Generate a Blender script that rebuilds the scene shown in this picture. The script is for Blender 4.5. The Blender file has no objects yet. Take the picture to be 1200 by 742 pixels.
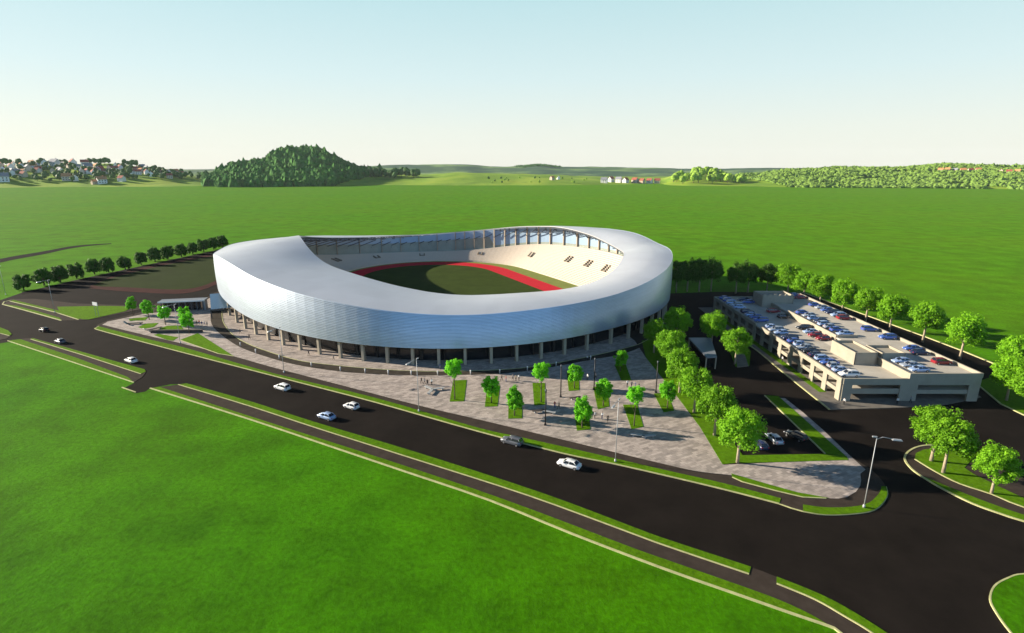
import bpy, bmesh, math, random
import numpy as np
from mathutils import Vector, Matrix, noise
from mathutils.geometry import tessellate_polygon

random.seed(7)
S = bpy.context.scene
COL = S.collection
PI = math.pi
R = math.radians

# ------------------------------------------------------------------ camera
F, CY, CX, EYE = 650.0, 371.0, 600.0, 54.0          # focal length and centre in photo pixels, eye height
PITCH = math.atan(175.0 / F)
SP, CP = math.sin(PITCH), math.cos(PITCH)
cam = bpy.data.cameras.new('camera'); cam.lens = 19.5; cam.sensor_width = 36.0
cam.clip_start = 0.5; cam.clip_end = 30000
co = bpy.data.objects.new('camera', cam); COL.objects.link(co)
co.location = (0, 0, EYE); co.rotation_euler = (PI / 2 - PITCH, 0, 0)
S.camera = co


def G(x, y, z=0.0):
    """Where the ground (at height z) lies under a point measured on the photograph."""
    u, v = (x - CX) / F, (CY - y) / F
    t = (z - EYE) / (-SP + v * CP)
    return (u * t, (CP + v * SP) * t)


def GP(pts, z=0.0):
    return [G(x, y, z) for x, y in pts]


# ------------------------------------------------------------------ light
SUN_EL, SUN_AZ = R(17.5), math.atan2(-0.972, 0.235)     # azimuth from +Y towards +X
w = bpy.data.worlds.new('World'); S.world = w; w.use_nodes = True
nt = w.node_tree; bg = nt.nodes['Background']
sky = nt.nodes.new('ShaderNodeTexSky'); sky.sky_type = 'NISHITA'; sky.sun_disc = False
sky.sun_elevation = SUN_EL; sky.sun_rotation = SUN_AZ
sky.altitude = 300; sky.air_density = 1.0; sky.dust_density = 1.0; sky.ozone_density = 1.6
EXPO = 1.3; SKY = 0.13
# a pale bright horizon under a deep blue zenith, laid over the physical sky
gen = nt.nodes.new('ShaderNodeTexCoord').outputs['Generated']
sep = nt.nodes.new('ShaderNodeSeparateXYZ'); nt.links.new(gen, sep.inputs[0])
rp = nt.nodes.new('ShaderNodeValToRGB'); el_ = rp.color_ramp.elements
stops = [(0.0, (.89, .90, .80)), (.06, (.84, .89, .81)), (.14, (.70, .86, .86)), (.26, (.53, .77, .805)), (.33, (.13, .29, .46)), (.45, (.03, .085, .20)), (1.0, (.010, .03, .085))]
while len(el_) < len(stops): el_.new(.5)
for e_, (p_, c_) in zip(el_, stops): e_.position = p_; e_.color = (*c_, 1)
nt.links.new(sep.outputs[2], rp.inputs[0])
mry = nt.nodes.new('ShaderNodeMapRange'); mry.interpolation_type = 'SMOOTHSTEP'
mry.inputs[1].default_value = -0.35; mry.inputs[2].default_value = 0.6; mry.inputs[3].default_value = 0.30; mry.inputs[4].default_value = 1.0
nt.links.new(sep.outputs[1], mry.inputs[0])
mul = nt.nodes.new('ShaderNodeVectorMath'); mul.operation = 'SCALE'; nt.links.new(rp.outputs[0], mul.inputs[0]); nt.links.new(mry.outputs[0], mul.inputs['Scale'])
scl = nt.nodes.new('ShaderNodeVectorMath'); scl.operation = 'SCALE'; scl.inputs['Scale'].default_value = 1 / (SKY * 2 ** EXPO)
# blue glow added to the sky behind the camera to brighten the facade
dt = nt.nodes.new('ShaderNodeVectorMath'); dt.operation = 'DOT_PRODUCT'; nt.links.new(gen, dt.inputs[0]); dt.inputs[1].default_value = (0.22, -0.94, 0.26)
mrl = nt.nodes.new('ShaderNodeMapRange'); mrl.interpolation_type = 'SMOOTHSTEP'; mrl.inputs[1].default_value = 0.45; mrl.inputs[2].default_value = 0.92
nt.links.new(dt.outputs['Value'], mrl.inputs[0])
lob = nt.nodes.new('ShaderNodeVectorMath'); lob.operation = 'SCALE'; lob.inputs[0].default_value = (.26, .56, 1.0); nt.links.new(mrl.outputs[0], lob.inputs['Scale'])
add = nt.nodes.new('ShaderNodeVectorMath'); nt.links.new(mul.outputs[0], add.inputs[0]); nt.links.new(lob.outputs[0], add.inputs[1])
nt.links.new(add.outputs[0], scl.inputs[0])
mxs = nt.nodes.new('ShaderNodeMix'); mxs.data_type = 'RGBA'; mxs.inputs[0].default_value = 0.95
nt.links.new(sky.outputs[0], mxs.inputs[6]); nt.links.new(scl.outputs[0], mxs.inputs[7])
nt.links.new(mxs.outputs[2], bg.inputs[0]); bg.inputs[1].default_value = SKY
sl = bpy.data.lights.new('sun', 'SUN'); sl.energy = 5.0; sl.angle = R(0.5); sl.color = (1.0, 0.885, 0.72)
so = bpy.data.objects.new('sun', sl); COL.objects.link(so)
sdir = Vector((math.sin(SUN_AZ) * math.cos(SUN_EL), math.cos(SUN_AZ) * math.cos(SUN_EL), math.sin(SUN_EL)))
so.rotation_euler = sdir.to_track_quat('Z', 'Y').to_euler(); so.location = (-200, 60, 150)
S.view_settings.view_transform = 'Standard'; S.view_settings.look = 'None'
S.view_settings.exposure = EXPO; S.view_settings.gamma = 1.0
S.cycles.use_denoising = True
S.cycles.max_bounces = 6; S.cycles.volume_bounces = 0
S.cycles.transparent_max_bounces = 8


# ------------------------------------------------------------------ materials
def base_mat(name):
    m = bpy.data.materials.new(name); m.use_nodes = True
    return m, m.node_tree, m.node_tree.nodes['Principled BSDF']


def mat(name, col, rough=0.8, metal=0.0, var=0.0, scale=1.0, spec=0.3, bump=0.0, coords='Position', stretch=None):
    m, n, b = base_mat(name)
    b.inputs['Roughness'].default_value = rough; b.inputs['Metallic'].default_value = metal
    b.inputs['Specular IOR Level'].default_value = spec
    b.inputs['Base Color'].default_value = (*col, 1)
    if var or bump:
        if coords == 'Position':
            g = n.nodes.new('ShaderNodeNewGeometry').outputs['Position']
        else:
            g = n.nodes.new('ShaderNodeTexCoord').outputs['Object']
        if stretch:
            mp = n.nodes.new('ShaderNodeMapping'); mp.inputs['Scale'].default_value = stretch
            n.links.new(g, mp.inputs[0]); g = mp.outputs[0]
        t = n.nodes.new('ShaderNodeTexNoise'); t.inputs['Scale'].default_value = scale
        t.inputs['Detail'].default_value = 6; t.inputs['Roughness'].default_value = 0.65
        n.links.new(g, t.inputs['Vector'])
        if var:
            r = n.nodes.new('ShaderNodeValToRGB')
            r.color_ramp.elements[0].position = 0.3; r.color_ramp.elements[1].position = 0.7
            r.color_ramp.elements[0].color = (*[c * (1 - var) for c in col], 1)
            r.color_ramp.elements[1].color = (*[min(1, c * (1 + var)) for c in col], 1)
            n.links.new(t.outputs[0], r.inputs[0]); n.links.new(r.outputs[0], b.inputs['Base Color'])
        if bump:
            bp = n.nodes.new('ShaderNodeBump'); bp.inputs['Strength'].default_value = bump
            bp.inputs['Distance'].default_value = 0.1
            n.links.new(t.outputs[0], bp.inputs['Height']); n.links.new(bp.outputs[0], b.inputs['Normal'])
    return m


def noise_node(n, vec, scale, detail=4, rough=0.6, stretch=None):
    if stretch:
        mp = n.nodes.new('ShaderNodeMapping'); mp.inputs['Scale'].default_value = stretch
        n.links.new(vec, mp.inputs[0]); vec = mp.outputs[0]
    t = n.nodes.new('ShaderNodeTexNoise'); t.inputs['Scale'].default_value = scale
    t.inputs['Detail'].default_value = detail; t.inputs['Roughness'].default_value = rough
    n.links.new(vec, t.inputs['Vector'])
    return t.outputs[0]


def ramp(n, fac, stops):
    r = n.nodes.new('ShaderNodeValToRGB')
    e = r.color_ramp.elements
    while len(e) < len(stops): e.new(0.5)
    for k, (p, c) in enumerate(stops):
        e[k].position = p; e[k].color = (*c, 1)
    n.links.new(fac, r.inputs[0])
    return r.outputs[0]


def mixc(n, a, b_, fac, mode='MIX'):
    x = n.nodes.new('ShaderNodeMix'); x.data_type = 'RGBA'; x.blend_type = mode
    if isinstance(fac, float): x.inputs[0].default_value = fac
    else: n.links.new(fac, x.inputs[0])
    n.links.new(a, x.inputs[6])
    if isinstance(b_, tuple): x.inputs[7].default_value = (*b_, 1)
    else: n.links.new(b_, x.inputs[7])
    return x.outputs[2]


def grass_mat(name, dark, light, yellow, mow=False):
    m, n, b = base_mat(name)
    pos = n.nodes.new('ShaderNodeNewGeometry').outputs['Position']
    big = noise_node(n, pos, 0.0075, 5, 0.62, (1, 1.5, 1))
    mid = noise_node(n, pos, 0.075, 6, 0.66)
    fine = noise_node(n, pos, 1.1, 4, 0.75)
    c1 = ramp(n, mid, [(0.36, dark), (0.64, light)])
    c2 = ramp(n, big, [(0.35, light), (0.65, yellow)])
    c = mixc(n, c1, c2, 0.45)
    f = ramp(n, fine, [(0.28, (0.62, 0.62, 0.6)), (0.72, (1.3, 1.3, 1.2))])
    c = mixc(n, c, f, 1.0, 'MULTIPLY')
    n.links.new(c, b.inputs['Base Color'])
    b.inputs['Roughness'].default_value = 0.9; b.inputs['Specular IOR Level'].default_value = 0.03
    b.inputs['Sheen Weight'].default_value = 0.065; b.inputs['Sheen Roughness'].default_value = 0.45; b.inputs['Sheen Tint'].default_value = (0.42, 0.62, 0.04, 1)
    bp = n.nodes.new('ShaderNodeBump'); bp.inputs['Strength'].default_value = 0.5; bp.inputs['Distance'].default_value = 0.25
    n.links.new(fine, bp.inputs['Height']); n.links.new(bp.outputs[0], b.inputs['Normal'])
    return m


M = {}
M['grass'] = grass_mat('field grass', (0.006, 0.050, 0.0004), (0.044, 0.205, 0.0008), (0.080, 0.210, 0.0015))
M['verge'] = grass_mat('verge grass', (0.050, 0.125, 0.003), (0.075, 0.185, 0.004), (0.090, 0.185, 0.006))
M['asphalt'] = mat('asphalt', (0.0135, 0.0108, 0.009), 0.9, var=0.3, scale=0.12, spec=0.04)
M['lot'] = mat('lot asphalt', (0.009, 0.008, 0.008), 0.95, var=0.3, scale=0.1, spec=0.03)
M['path'] = mat('path asphalt', (0.046, 0.036, 0.029), 0.9, var=0.22, scale=0.5, spec=0.05)
M['kerb'] = mat('kerb stone', (0.42, 0.42, 0.20), 0.8, var=0.2, scale=0.8)
M['walk'] = mat('pavement concrete', (0.16, 0.145, 0.125), 0.9, var=0.2, scale=0.6, spec=0.05)
M['ring'] = mat('dark paving', (0.050, 0.042, 0.033), 0.85, var=0.25, scale=0.5, spec=0.05)
M['track'] = mat('red running track', (0.50, 0.022, 0.035), 0.8, var=0.08, scale=0.3, spec=0.05)
M['pitch'] = mat('pitch turf', (0.038, 0.058, 0.010), 0.9, var=0.2, scale=0.15, spec=0.05)
M['olive'] = mat('olive turf', (0.19, 0.22, 0.06), 0.9, var=0.15, scale=0.3, spec=0.05)
M['dirtred'] = mat('worn red track', (0.05, 0.017, 0.014), 0.9, var=0.25, scale=0.2, spec=0.05)
M['field2'] = mat('training turf', (0.022, 0.036, 0.005), 0.95, var=0.18, scale=0.08, spec=0.05)
M['concrete'] = mat('garage concrete', (0.31, 0.28, 0.22), 0.85, var=0.10, scale=0.5)
M['deck'] = mat('deck concrete', (0.43, 0.395, 0.33), 0.85, var=0.16, scale=0.25)
M['column'] = mat('column concrete', (0.36, 0.31, 0.23), 0.8, var=0.1, scale=0.8)
M['seat'] = mat('pale seating', (0.49, 0.435, 0.365), 0.75, var=0.06, scale=1.2)
M['steel'] = mat('dark steel', (0.075, 0.085, 0.10), 0.5, 0.3)
M['post'] = mat('dark post', (0.03, 0.03, 0.032), 0.5, 0.3)
M['galv'] = mat('galvanised steel', (0.40, 0.41, 0.42), 0.5, 0.3)
M['white'] = mat('white paint', (0.78, 0.77, 0.75), 0.6)
M['trunk'] = mat('pale bark', (0.34, 0.28, 0.20), 0.9, var=0.3, scale=3)
M['trunkd'] = mat('brown bark', (0.11, 0.085, 0.06), 0.9, var=0.3, scale=3)
M['tyre'] = mat('tyre rubber', (0.012, 0.012, 0.012), 0.9)
M['rim'] = mat('alloy rim', (0.45, 0.45, 0.46), 0.35, 0.7)
M['carglass'] = mat('car glass', (0.012, 0.016, 0.024), 0.06, 0.0, spec=0.8)
M['lampglass'] = mat('headlight glass', (0.75, 0.76, 0.78), 0.15, spec=0.6)
M['taillight'] = mat('tail light', (0.35, 0.01, 0.01), 0.25)
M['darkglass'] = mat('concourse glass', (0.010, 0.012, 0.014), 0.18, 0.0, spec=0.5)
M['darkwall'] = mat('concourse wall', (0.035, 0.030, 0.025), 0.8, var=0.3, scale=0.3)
M['soffit'] = mat('roof underside', (0.33, 0.38, 0.45), 0.6, 0.2)
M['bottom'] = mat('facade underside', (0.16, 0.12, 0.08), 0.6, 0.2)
M['pier'] = mat('stand pier', (0.36, 0.30, 0.23), 0.8, var=0.1, scale=0.5)
M['polylow'] = mat('grey green panel', (0.25, 0.28, 0.24), 0.4, var=0.18, scale=0.12, spec=0.5)
M['polyhigh'] = mat('pale blue glazing', (0.32, 0.44, 0.58), 0.25, 0.1, spec=0.6)
M['slot'] = mat('stair opening', (0.20, 0.17, 0.13), 0.8)
M['canopyglass'] = mat('blue glass canopy', (0.13, 0.22, 0.31), 0.15, 0.2, spec=0.7)
M['shelterroof'] = mat('grey metal roof', (0.22, 0.24, 0.27), 0.5, 0.3)
M['bench'] = mat('bench stone', (0.34, 0.35, 0.35), 0.7)
M['benchdark'] = mat('bench timber', (0.06, 0.05, 0.045), 0.7)


def plaza_mat():
    m, n, b = base_mat('plaza paving blocks')
    pos = n.nodes.new('ShaderNodeNewGeometry').outputs['Position']
    mp = n.nodes.new('ShaderNodeMapping'); mp.inputs['Rotation'].default_value = (0, 0, R(-27))
    n.links.new(pos, mp.inputs[0])
    v = n.nodes.new('ShaderNodeTexBrick')
    v.inputs['Scale'].default_value = 0.8; v.inputs['Mortar Size'].default_value = 0.015
    v.inputs['Brick Width'].default_value = 1.1; v.inputs['Row Height'].default_value = 0.5
    v.inputs['Color1'].default_value = (0.26, 0.225, 0.20, 1); v.inputs['Color2'].default_value = (0.44, 0.375, 0.33, 1)
    v.inputs['Mortar'].default_value = (0.22, 0.19, 0.17, 1)
    n.links.new(mp.outputs[0], v.inputs['Vector'])
    nz = noise_node(n, pos, 0.45, 5, 0.7)
    f = ramp(n, nz, [(0.3, (0.76, 0.75, 0.75)), (0.7, (1.2, 1.2, 1.19))])
    c = mixc(n, v.outputs[0], f, 1.0, 'MULTIPLY')
    n.links.new(c, b.inputs['Base Color']); b.inputs['Roughness'].default_value = 0.8
    b.inputs['Specular IOR Level'].default_value = 0.25
    return m


M['plaza'] = plaza_mat()


def panel_mat(name, col, rough, metal, ubricks, vbricks, amt):
    """metal sheets with a slight difference between one sheet and the next, laid out along the surface's own UVs"""
    m, n, b = base_mat(name)
    uv = n.nodes.new('ShaderNodeUVMap').outputs[0]
    mp = n.nodes.new('ShaderNodeMapping'); mp.inputs['Scale'].default_value = (ubricks, vbricks, 1)
    n.links.new(uv, mp.inputs[0])
    v = n.nodes.new('ShaderNodeTexBrick'); v.inputs['Scale'].default_value = 1.0
    v.inputs['Brick Width'].default_value = 1.0; v.inputs['Row Height'].default_value = 1.0
    v.inputs['Mortar Size'].default_value = 0.008; v.offset = 0.5
    v.inputs['Color1'].default_value = (*[c * (1 - amt) for c in col], 1)
    v.inputs['Color2'].default_value = (*[min(1, c * (1 + amt)) for c in col], 1)
    v.inputs['Mortar'].default_value = (*[c * (1 - 2.2 * amt) for c in col], 1)
    n.links.new(mp.outputs[0], v.inputs['Vector'])
    pos = n.nodes.new('ShaderNodeNewGeometry').outputs['Position']
    nz = noise_node(n, pos, 0.06, 5, 0.6)
    f = ramp(n, nz, [(0.3, (0.93, 0.93, 0.93)), (0.7, (1.05, 1.05, 1.05))])
    c = mixc(n, v.outputs[0], f, 1.0, 'MULTIPLY')
    n.links.new(c, b.inputs['Base Color'])
    b.inputs['Roughness'].default_value = rough; b.inputs['Metallic'].default_value = metal
    return m


M['facade'] = panel_mat('facade aluminium', (0.43, 0.50, 0.60), 0.30, 0.55, 96, 1, 0.05)
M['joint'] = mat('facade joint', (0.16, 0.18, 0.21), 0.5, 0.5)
M['roof'] = panel_mat('roof sheeting', (0.71, 0.755, 0.82), 0.45, 0.25, 144, 3, 0.03)


_n = M['roof'].node_tree; _b = _n.nodes['Principled BSDF']; _t = _n.nodes.new('ShaderNodeBsdfTranslucent'); _t.inputs[0].default_value = (0.70, 0.80, 0.92, 1)
_m = _n.nodes.new('ShaderNodeMixShader'); _m.inputs[0].default_value = 0.28
_n.links.new(_b.outputs[0], _m.inputs[1]); _n.links.new(_t.outputs[0], _m.inputs[2]); _n.links.new(_m.outputs[0], _n.nodes['Material Output'].inputs['Surface'])


def leaf_mat(name, a, b_, trans=0.36):
    m, n, b = base_mat(name)
    oi = n.nodes.new('ShaderNodeObjectInfo').outputs['Random']
    obj = n.nodes.new('ShaderNodeTexCoord').outputs['Object']
    nz = noise_node(n, obj, 0.55, 5, 0.75)
    c = ramp(n, nz, [(0.3, a), (0.7, b_)])
    hv = n.nodes.new('ShaderNodeHueSaturation')
    mr = n.nodes.new('ShaderNodeMapRange'); mr.inputs[3].default_value = 0.84; mr.inputs[4].default_value = 1.14
    n.links.new(oi, mr.inputs[0]); n.links.new(mr.outputs[0], hv.inputs['Value']); n.links.new(c, hv.inputs['Color'])
    n.links.new(hv.outputs[0], b.inputs['Base Color']); b.inputs['Roughness'].default_value = 0.65
    b.inputs['Specular IOR Level'].default_value = 0.2
    tr = n.nodes.new('ShaderNodeBsdfTranslucent'); n.links.new(hv.outputs[0], tr.inputs[0])
    mx = n.nodes.new('ShaderNodeMixShader'); mx.inputs[0].default_value = trans
    out = n.nodes['Material Output']
    n.links.new(b.outputs[0], mx.inputs[1]); n.links.new(tr.outputs[0], mx.inputs[2]); n.links.new(mx.outputs[0], out.inputs[0])
    return m


M['leaf'] = leaf_mat('broad leaves', (0.085, 0.25, 0.006), (0.25, 0.53, 0.016))
M['leafv'] = leaf_mat('fresh leaves', (0.10, 0.43, 0.008), (0.23, 0.66, 0.018))
M['leafd'] = leaf_mat('dark leaves', (0.03, 0.085, 0.008), (0.075, 0.17, 0.015), 0.2)
M['leafdd'] = leaf_mat('deep green leaves', (0.03, 0.10, 0.008), (0.075, 0.19, 0.016), 0.2)
M['farleaf'] = leaf_mat('far leaves', (0.035, 0.11, 0.02), (0.08, 0.19, 0.03), 0.1)
M['farleafy'] = leaf_mat('far yellow leaves', (0.16, 0.30, 0.03), (0.30, 0.46, 0.05), 0.1)
M['forest'] = mat('forest leaves', (0.05, 0.155, 0.025), 0.9, var=0.5, scale=0.06, spec=0.1)
M['forestb'] = mat('woodland leaves', (0.15, 0.25, 0.045), 0.9, var=0.2, scale=0.03, spec=0.1)


# ------------------------------------------------------------------ mesh builder
class MB:
    def __init__(s): s.v = []; s.f = []; s.mi = []; s.uv = None

    def add(s, vs, fs, mi=0):
        o = len(s.v); s.v += [tuple(p) for p in vs]
        s.f += [tuple(o + i for i in f) for f in fs]; s.mi += [mi] * len(fs)

    def box(s, c, d, rz=0.0, mi=0, taper=1.0):
        x, y, z = d[0] / 2, d[1] / 2, d[2] / 2
        ca, sa = math.cos(rz), math.sin(rz); vs = []
        for dz, k in ((-z, 1.0), (z, taper)):
            for dx, dy in ((-x, -y), (x, -y), (x, y), (-x, y)):
                dx *= k; dy *= k
                vs.append((c[0] + dx * ca - dy * sa, c[1] + dx * sa + dy * ca, c[2] + dz))
        s.add(vs, [(3, 2, 1, 0), (4, 5, 6, 7), (0, 1, 5, 4), (1, 2, 6, 5), (2, 3, 7, 6), (3, 0, 4, 7)], mi)

    def bar(s, a, b, w, h=None, mi=0, n=4, r2=None):
        """a bar or tube from a to b"""
        a, b = Vector(a), Vector(b); d = (b - a)
        if d.length < 1e-6: return
        d.normalize(); up = Vector((0, 0, 1)) if abs(d.z) < 0.95 else Vector((1, 0, 0))
        sx = d.cross(up).normalized(); sy = sx.cross(d).normalized()
        h = h or w; vs = []
        for p, k in ((a, 1.0), (b, (r2 / w if r2 else 1.0))):
            for i in range(n):
                t = 2 * PI * (i + 0.5) / n
                q = 1.41421 if n == 4 else 1.0
                vs.append(p + sx * math.cos(t) * w / 2 * k * q + sy * math.sin(t) * h / 2 * k * q)
        fs = [tuple(range(n - 1, -1, -1)), tuple(range(n, 2 * n))] + [(i, (i + 1) % n, n + (i + 1) % n, n + i) for i in range(n)]
        s.add(vs, fs, mi)

    def tube(s, pts, radii, n=7, mi=0):
        pts = [Vector(p) for p in pts]; rings = []
        o = len(s.v)
        for i, p in enumerate(pts):
            d = (pts[min(i + 1, len(pts) - 1)] - pts[max(i - 1, 0)]).normalized()
            up = Vector((1, 0, 0)) if abs(d.z) > 0.7 else Vector((0, 0, 1))
            sx = d.cross(up).normalized(); sy = sx.cross(d).normalized()
            for k in range(n):
                t = 2 * PI * k / n
                s.v.append(tuple(p + sx * math.cos(t) * radii[i] + sy * math.sin(t) * radii[i]))
        for i in range(len(pts) - 1):
            for k in range(n):
                s.f.append((o + i * n + k, o + i * n + (k + 1) % n, o + (i + 1) * n + (k + 1) % n, o + (i + 1) * n + k)); s.mi.append(mi)
        s.f.append(tuple(o + k for k in range(n - 1, -1, -1))); s.mi.append(mi)
        s.f.append(tuple(o + (len(pts) - 1) * n + k for k in range(n))); s.mi.append(mi)

    def slab(s, poly, z0, z1, mi=0, sides=True):
        area = sum(poly[i][0] * poly[(i + 1) % len(poly)][1] - poly[(i + 1) % len(poly)][0] * poly[i][1] for i in range(len(poly)))
        if area < 0: poly = poly[::-1]
        n = len(poly)
        top = [(x, y, z1) for x, y in poly]
        tris = tessellate_polygon([[Vector(p) for p in top]])
        fs = []
        for t in tris:
            a, b, c = (Vector(top[i]) for i in t)
            fs.append(tuple(t) if (b - a).cross(c - a).z > 0 else tuple(reversed(t)))
        s.add(top, fs, mi)
        if sides:
            vs = [(x, y, z0) for x, y in poly] + top
            s.add(vs, [(i, (i + 1) % n, n + (i + 1) % n, n + i) for i in range(n)], mi)

    def build(s, name, mats, parent=None, smooth=False):
        me = bpy.data.meshes.new(name); me.from_pydata(s.v, [], s.f)
        for m in (mats if isinstance(mats, (list, tuple)) else [mats]): me.materials.append(m)
        me.polygons.foreach_set('material_index', s.mi)
        if smooth: me.polygons.foreach_set('use_smooth', [True] * len(me.polygons))
        if s.uv is not None:
            ul = me.uv_layers.new(name='UVMap')
            for p in me.polygons:
                for li in p.loop_indices: ul.data[li].uv = s.uv[me.loops[li].vertex_index]
        me.update()
        o = bpy.data.objects.new(name, me); COL.objects.link(o)
        if parent: o.parent = parent
        return o


def tag(o, label=None, cat=None, group=None, kind=None):
    if label: o['label'] = label
    if cat: o['category'] = cat
    if group: o['group'] = group
    if kind: o['kind'] = kind
    return o


def thing(name, label, cat, loc=(0, 0, 0), rz=0.0, group=None):
    o = bpy.data.objects.new(name, None); COL.objects.link(o)
    o.location = loc; o.rotation_euler = (0, 0, rz); o.empty_display_size = 0.5
    return tag(o, label, cat, group)


def struct(name, label, mb, m, smooth=False, cat='ground'):
    o = mb.build(name, m, None, smooth)
    return tag(o, label, cat, None, 'structure')


def dup(src, loc, rz=0.0, label=None, group=None, scale=None):
    c = src.copy(); COL.objects.link(c); c.location = loc; c.rotation_euler = (0, 0, rz)
    if scale: c.scale = scale if isinstance(scale, tuple) else (scale,) * 3
    if label: c['label'] = label
    if group: c['group'] = group
    for ch in src.children:
        d = ch.copy(); COL.objects.link(d); d.parent = c
        for g in ch.children:
            e = g.copy(); COL.objects.link(e); e.parent = d
    return c


def curve(pts, n=5):
    """Catmull-Rom through the points"""
    out = []
    P = [Vector((*p, 0)) for p in pts]
    for i in range(len(P) - 1):
        p0, p1, p2, p3 = P[max(i - 1, 0)], P[i], P[i + 1], P[min(i + 2, len(P) - 1)]
        for k in range(n):
            t = k / n
            q = 0.5 * ((2 * p1) + (p2 - p0) * t + (2 * p0 - 5 * p1 + 4 * p2 - p3) * t * t + (3 * p1 - p0 - 3 * p2 + p3) * t ** 3)
            out.append((q.x, q.y))
    out.append((P[-1].x, P[-1].y))
    return out


def kerb(pts, label, z0=-0.02, z1=0.20, w=0.2, closed=False):
    """a run of kerb stones along a ground line"""
    n = len(pts); P = [Vector(p) for p in pts]; L, Rr = [], []
    for i in range(n):
        a = P[(i - 1) % n] if closed else P[max(i - 1, 0)]
        b = P[(i + 1) % n] if closed else P[min(i + 1, n - 1)]
        d = (b - a).normalized(); nn = Vector((-d.y, d.x)) * w / 2
        L.append(P[i] + nn); Rr.append(P[i] - nn)
    mb = MB(); vs = []
    for i in range(n):
        vs += [(L[i].x, L[i].y, z0), (L[i].x, L[i].y, z1), (Rr[i].x, Rr[i].y, z1), (Rr[i].x, Rr[i].y, z0)]
    fs = []
    for i in range(n if closed else n - 1):
        a, b = i * 4, ((i + 1) % n) * 4
        for k in range(3): fs.append((a + k, a + k + 1, b + k + 1, b + k))
    if not closed: fs += [(0, 1, 2, 3), tuple(4 * (n - 1) + k for k in (3, 2, 1, 0))]
    mb.add(vs, fs)
    return struct('kerb', label, mb, M['kerb'])


def area(name, label, pts, m, z, base=-0.03, sides=True):
    mb = MB(); mb.slab(pts, base, z, 0, sides)
    return struct(name, label, mb, m)


# ================================================================== THE GROUND
mb = MB()
n = 96; RG = 7000
mb.add([(0, 0, 0)] + [(RG * math.cos(2 * PI * i / n), RG * math.sin(2 * PI * i / n), 0) for i in range(n)],
       [(0, 1 + i, 1 + (i + 1) % n) for i in range(n)])
struct('ground', 'wide flat green meadow all round the stadium', mb, M['grass'])

road_px = [(-150, 352), (0, 352), (26, 343), (90, 328), (165, 312), (262, 291.5), (420, 288), (640, 296), (787, 344), (840, 342), (940, 343)]
road_px += [(1010, 368), (1084, 395), (1130, 412.5), (1163, 426), (1200, 441), (1320, 487), (1500, 560), (1500, 700), (1380, 900), (1190, 880)]
road_px += curve([(1100, 800), (1060, 760), (1037.5, 742), (990, 712.5), (955, 695), (910, 677), (880, 665.5), (780, 632.7), (740, 618), (633, 578), (485, 530), (373, 496.7), (293, 471), (219, 450)], 3)
road_px += [(200, 450.5), (176, 455), (170, 459), (159, 461), (145, 455), (157, 449), (168, 440), (169.5, 433), (40.5, 396.8), (22, 399.5), (9, 401), (-60, 412), (-150, 422)]
area('road', 'dark asphalt road and its junction round the stadium block', GP(road_px), M['asphalt'], 0.03)
# opposite verge islands, near side of the road
v1k = GP([(9, 399.7), (80, 423), (156.7, 448.5)])
v2k = GP(curve([(176, 455.3), (293, 492), (400, 528), (480, 555), (574.7, 587.3), (673, 627.3), (780, 668), (860, 696), (930, 720.5), (972.5, 735), (984, 742), (1020, 770)], 3))
pt = GP([(9, 399.7), (30, 397), (40.5, 396.8), (105, 415), (169.5, 433.5), (171, 437), (166, 443), (156.7, 448.5), (80, 423)])
area('path', 'brown footpath between two grass strips near the left driveway', pt, M['path'], 0.11)
top2 = [(219, 450), (293, 471), (373, 496.7), (485, 530), (633, 578), (740, 618), (780, 632.7), (880, 665.5), (910, 677), (955, 695), (990, 712.5), (1037.5, 742), (1060, 760), (1100, 800)]
pt = GP(curve(top2, 3)) + GP([(1060, 805)]) + v2k[::-1]
area('path', 'long brown footpath between the road and the near meadow', pt, M['path'], 0.11)
U1 = GP([(38, 396.7), (169.5, 433.5), (171, 436), (165, 438.7), (100, 417.5), (36, 398)])
area('verge', 'grass strip beside the road left of the driveway', U1, M['verge'], 0.17)
kerb(GP([(36, 398), (100, 417.5), (165, 438.7)]), 'pale kerb under the grass strip left of the driveway')
L1 = GP([(9, 399.7), (24, 398), (90, 420), (150, 442.5), (156.7, 448.5), (80, 423)])
area('verge', 'narrow grass strip between footpath and meadow left of the driveway', L1, M['verge'], 0.16)
kerb(v1k, 'pale kerb along the meadow left of the driveway')
br = [(209, 451.3), (293, 476.7), (373, 503), (480, 537), (620, 582), (740, 626), (780, 640.7), (877.5, 673.8)]
U2 = GP(curve([(219, 450), (293, 471), (373, 496.7), (485, 530), (633, 578), (740, 618), (780, 632.7), (880, 665.5)], 4)) + GP(curve(br, 4))[::-1]
area('verge', 'long grass strip beside the main road on its near side', U2, M['verge'], 0.19)
kerb(GP(curve(br, 4)), 'pale kerb between long grass strip and footpath', z1=0.22)
lo = [(187, 454), (293, 488.5), (460, 542), (593, 587), (740, 642.5), (780, 656.7), (875, 690), (915, 705), (947.5, 720), (970, 733)]
L2 = GP(curve(lo, 4)) + [p for p in v2k[::-1] if p[1] > G(972, 735)[1] - 0.5]
area('verge', 'long grass strip between the footpath and the near meadow', L2, M['verge'], 0.16)
kerb(v2k, 'long pale kerb along the near meadow', w=0.3, z1=0.2)
b3 = [(910, 685), (955, 703.8), (990, 723.8), (1020, 742), (1045, 762), (1080, 800)]
U3 = GP(curve([(910, 677), (955, 695), (990, 712.5), (1037.5, 742), (1060, 760), (1100, 800)], 4)) + GP(curve(b3, 4))[::-1]
area('verge', 'curving grass strip at the bend beyond the footpath crossing', U3, M['verge'], 0.19)
kerb(GP(curve(b3, 4)), 'pale kerb under the curving grass strip at the bend', z1=0.22)
kerb(GP([(143, 454.4), (159, 460)]), 'short pale kerb at the foot of the driveway')
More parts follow.
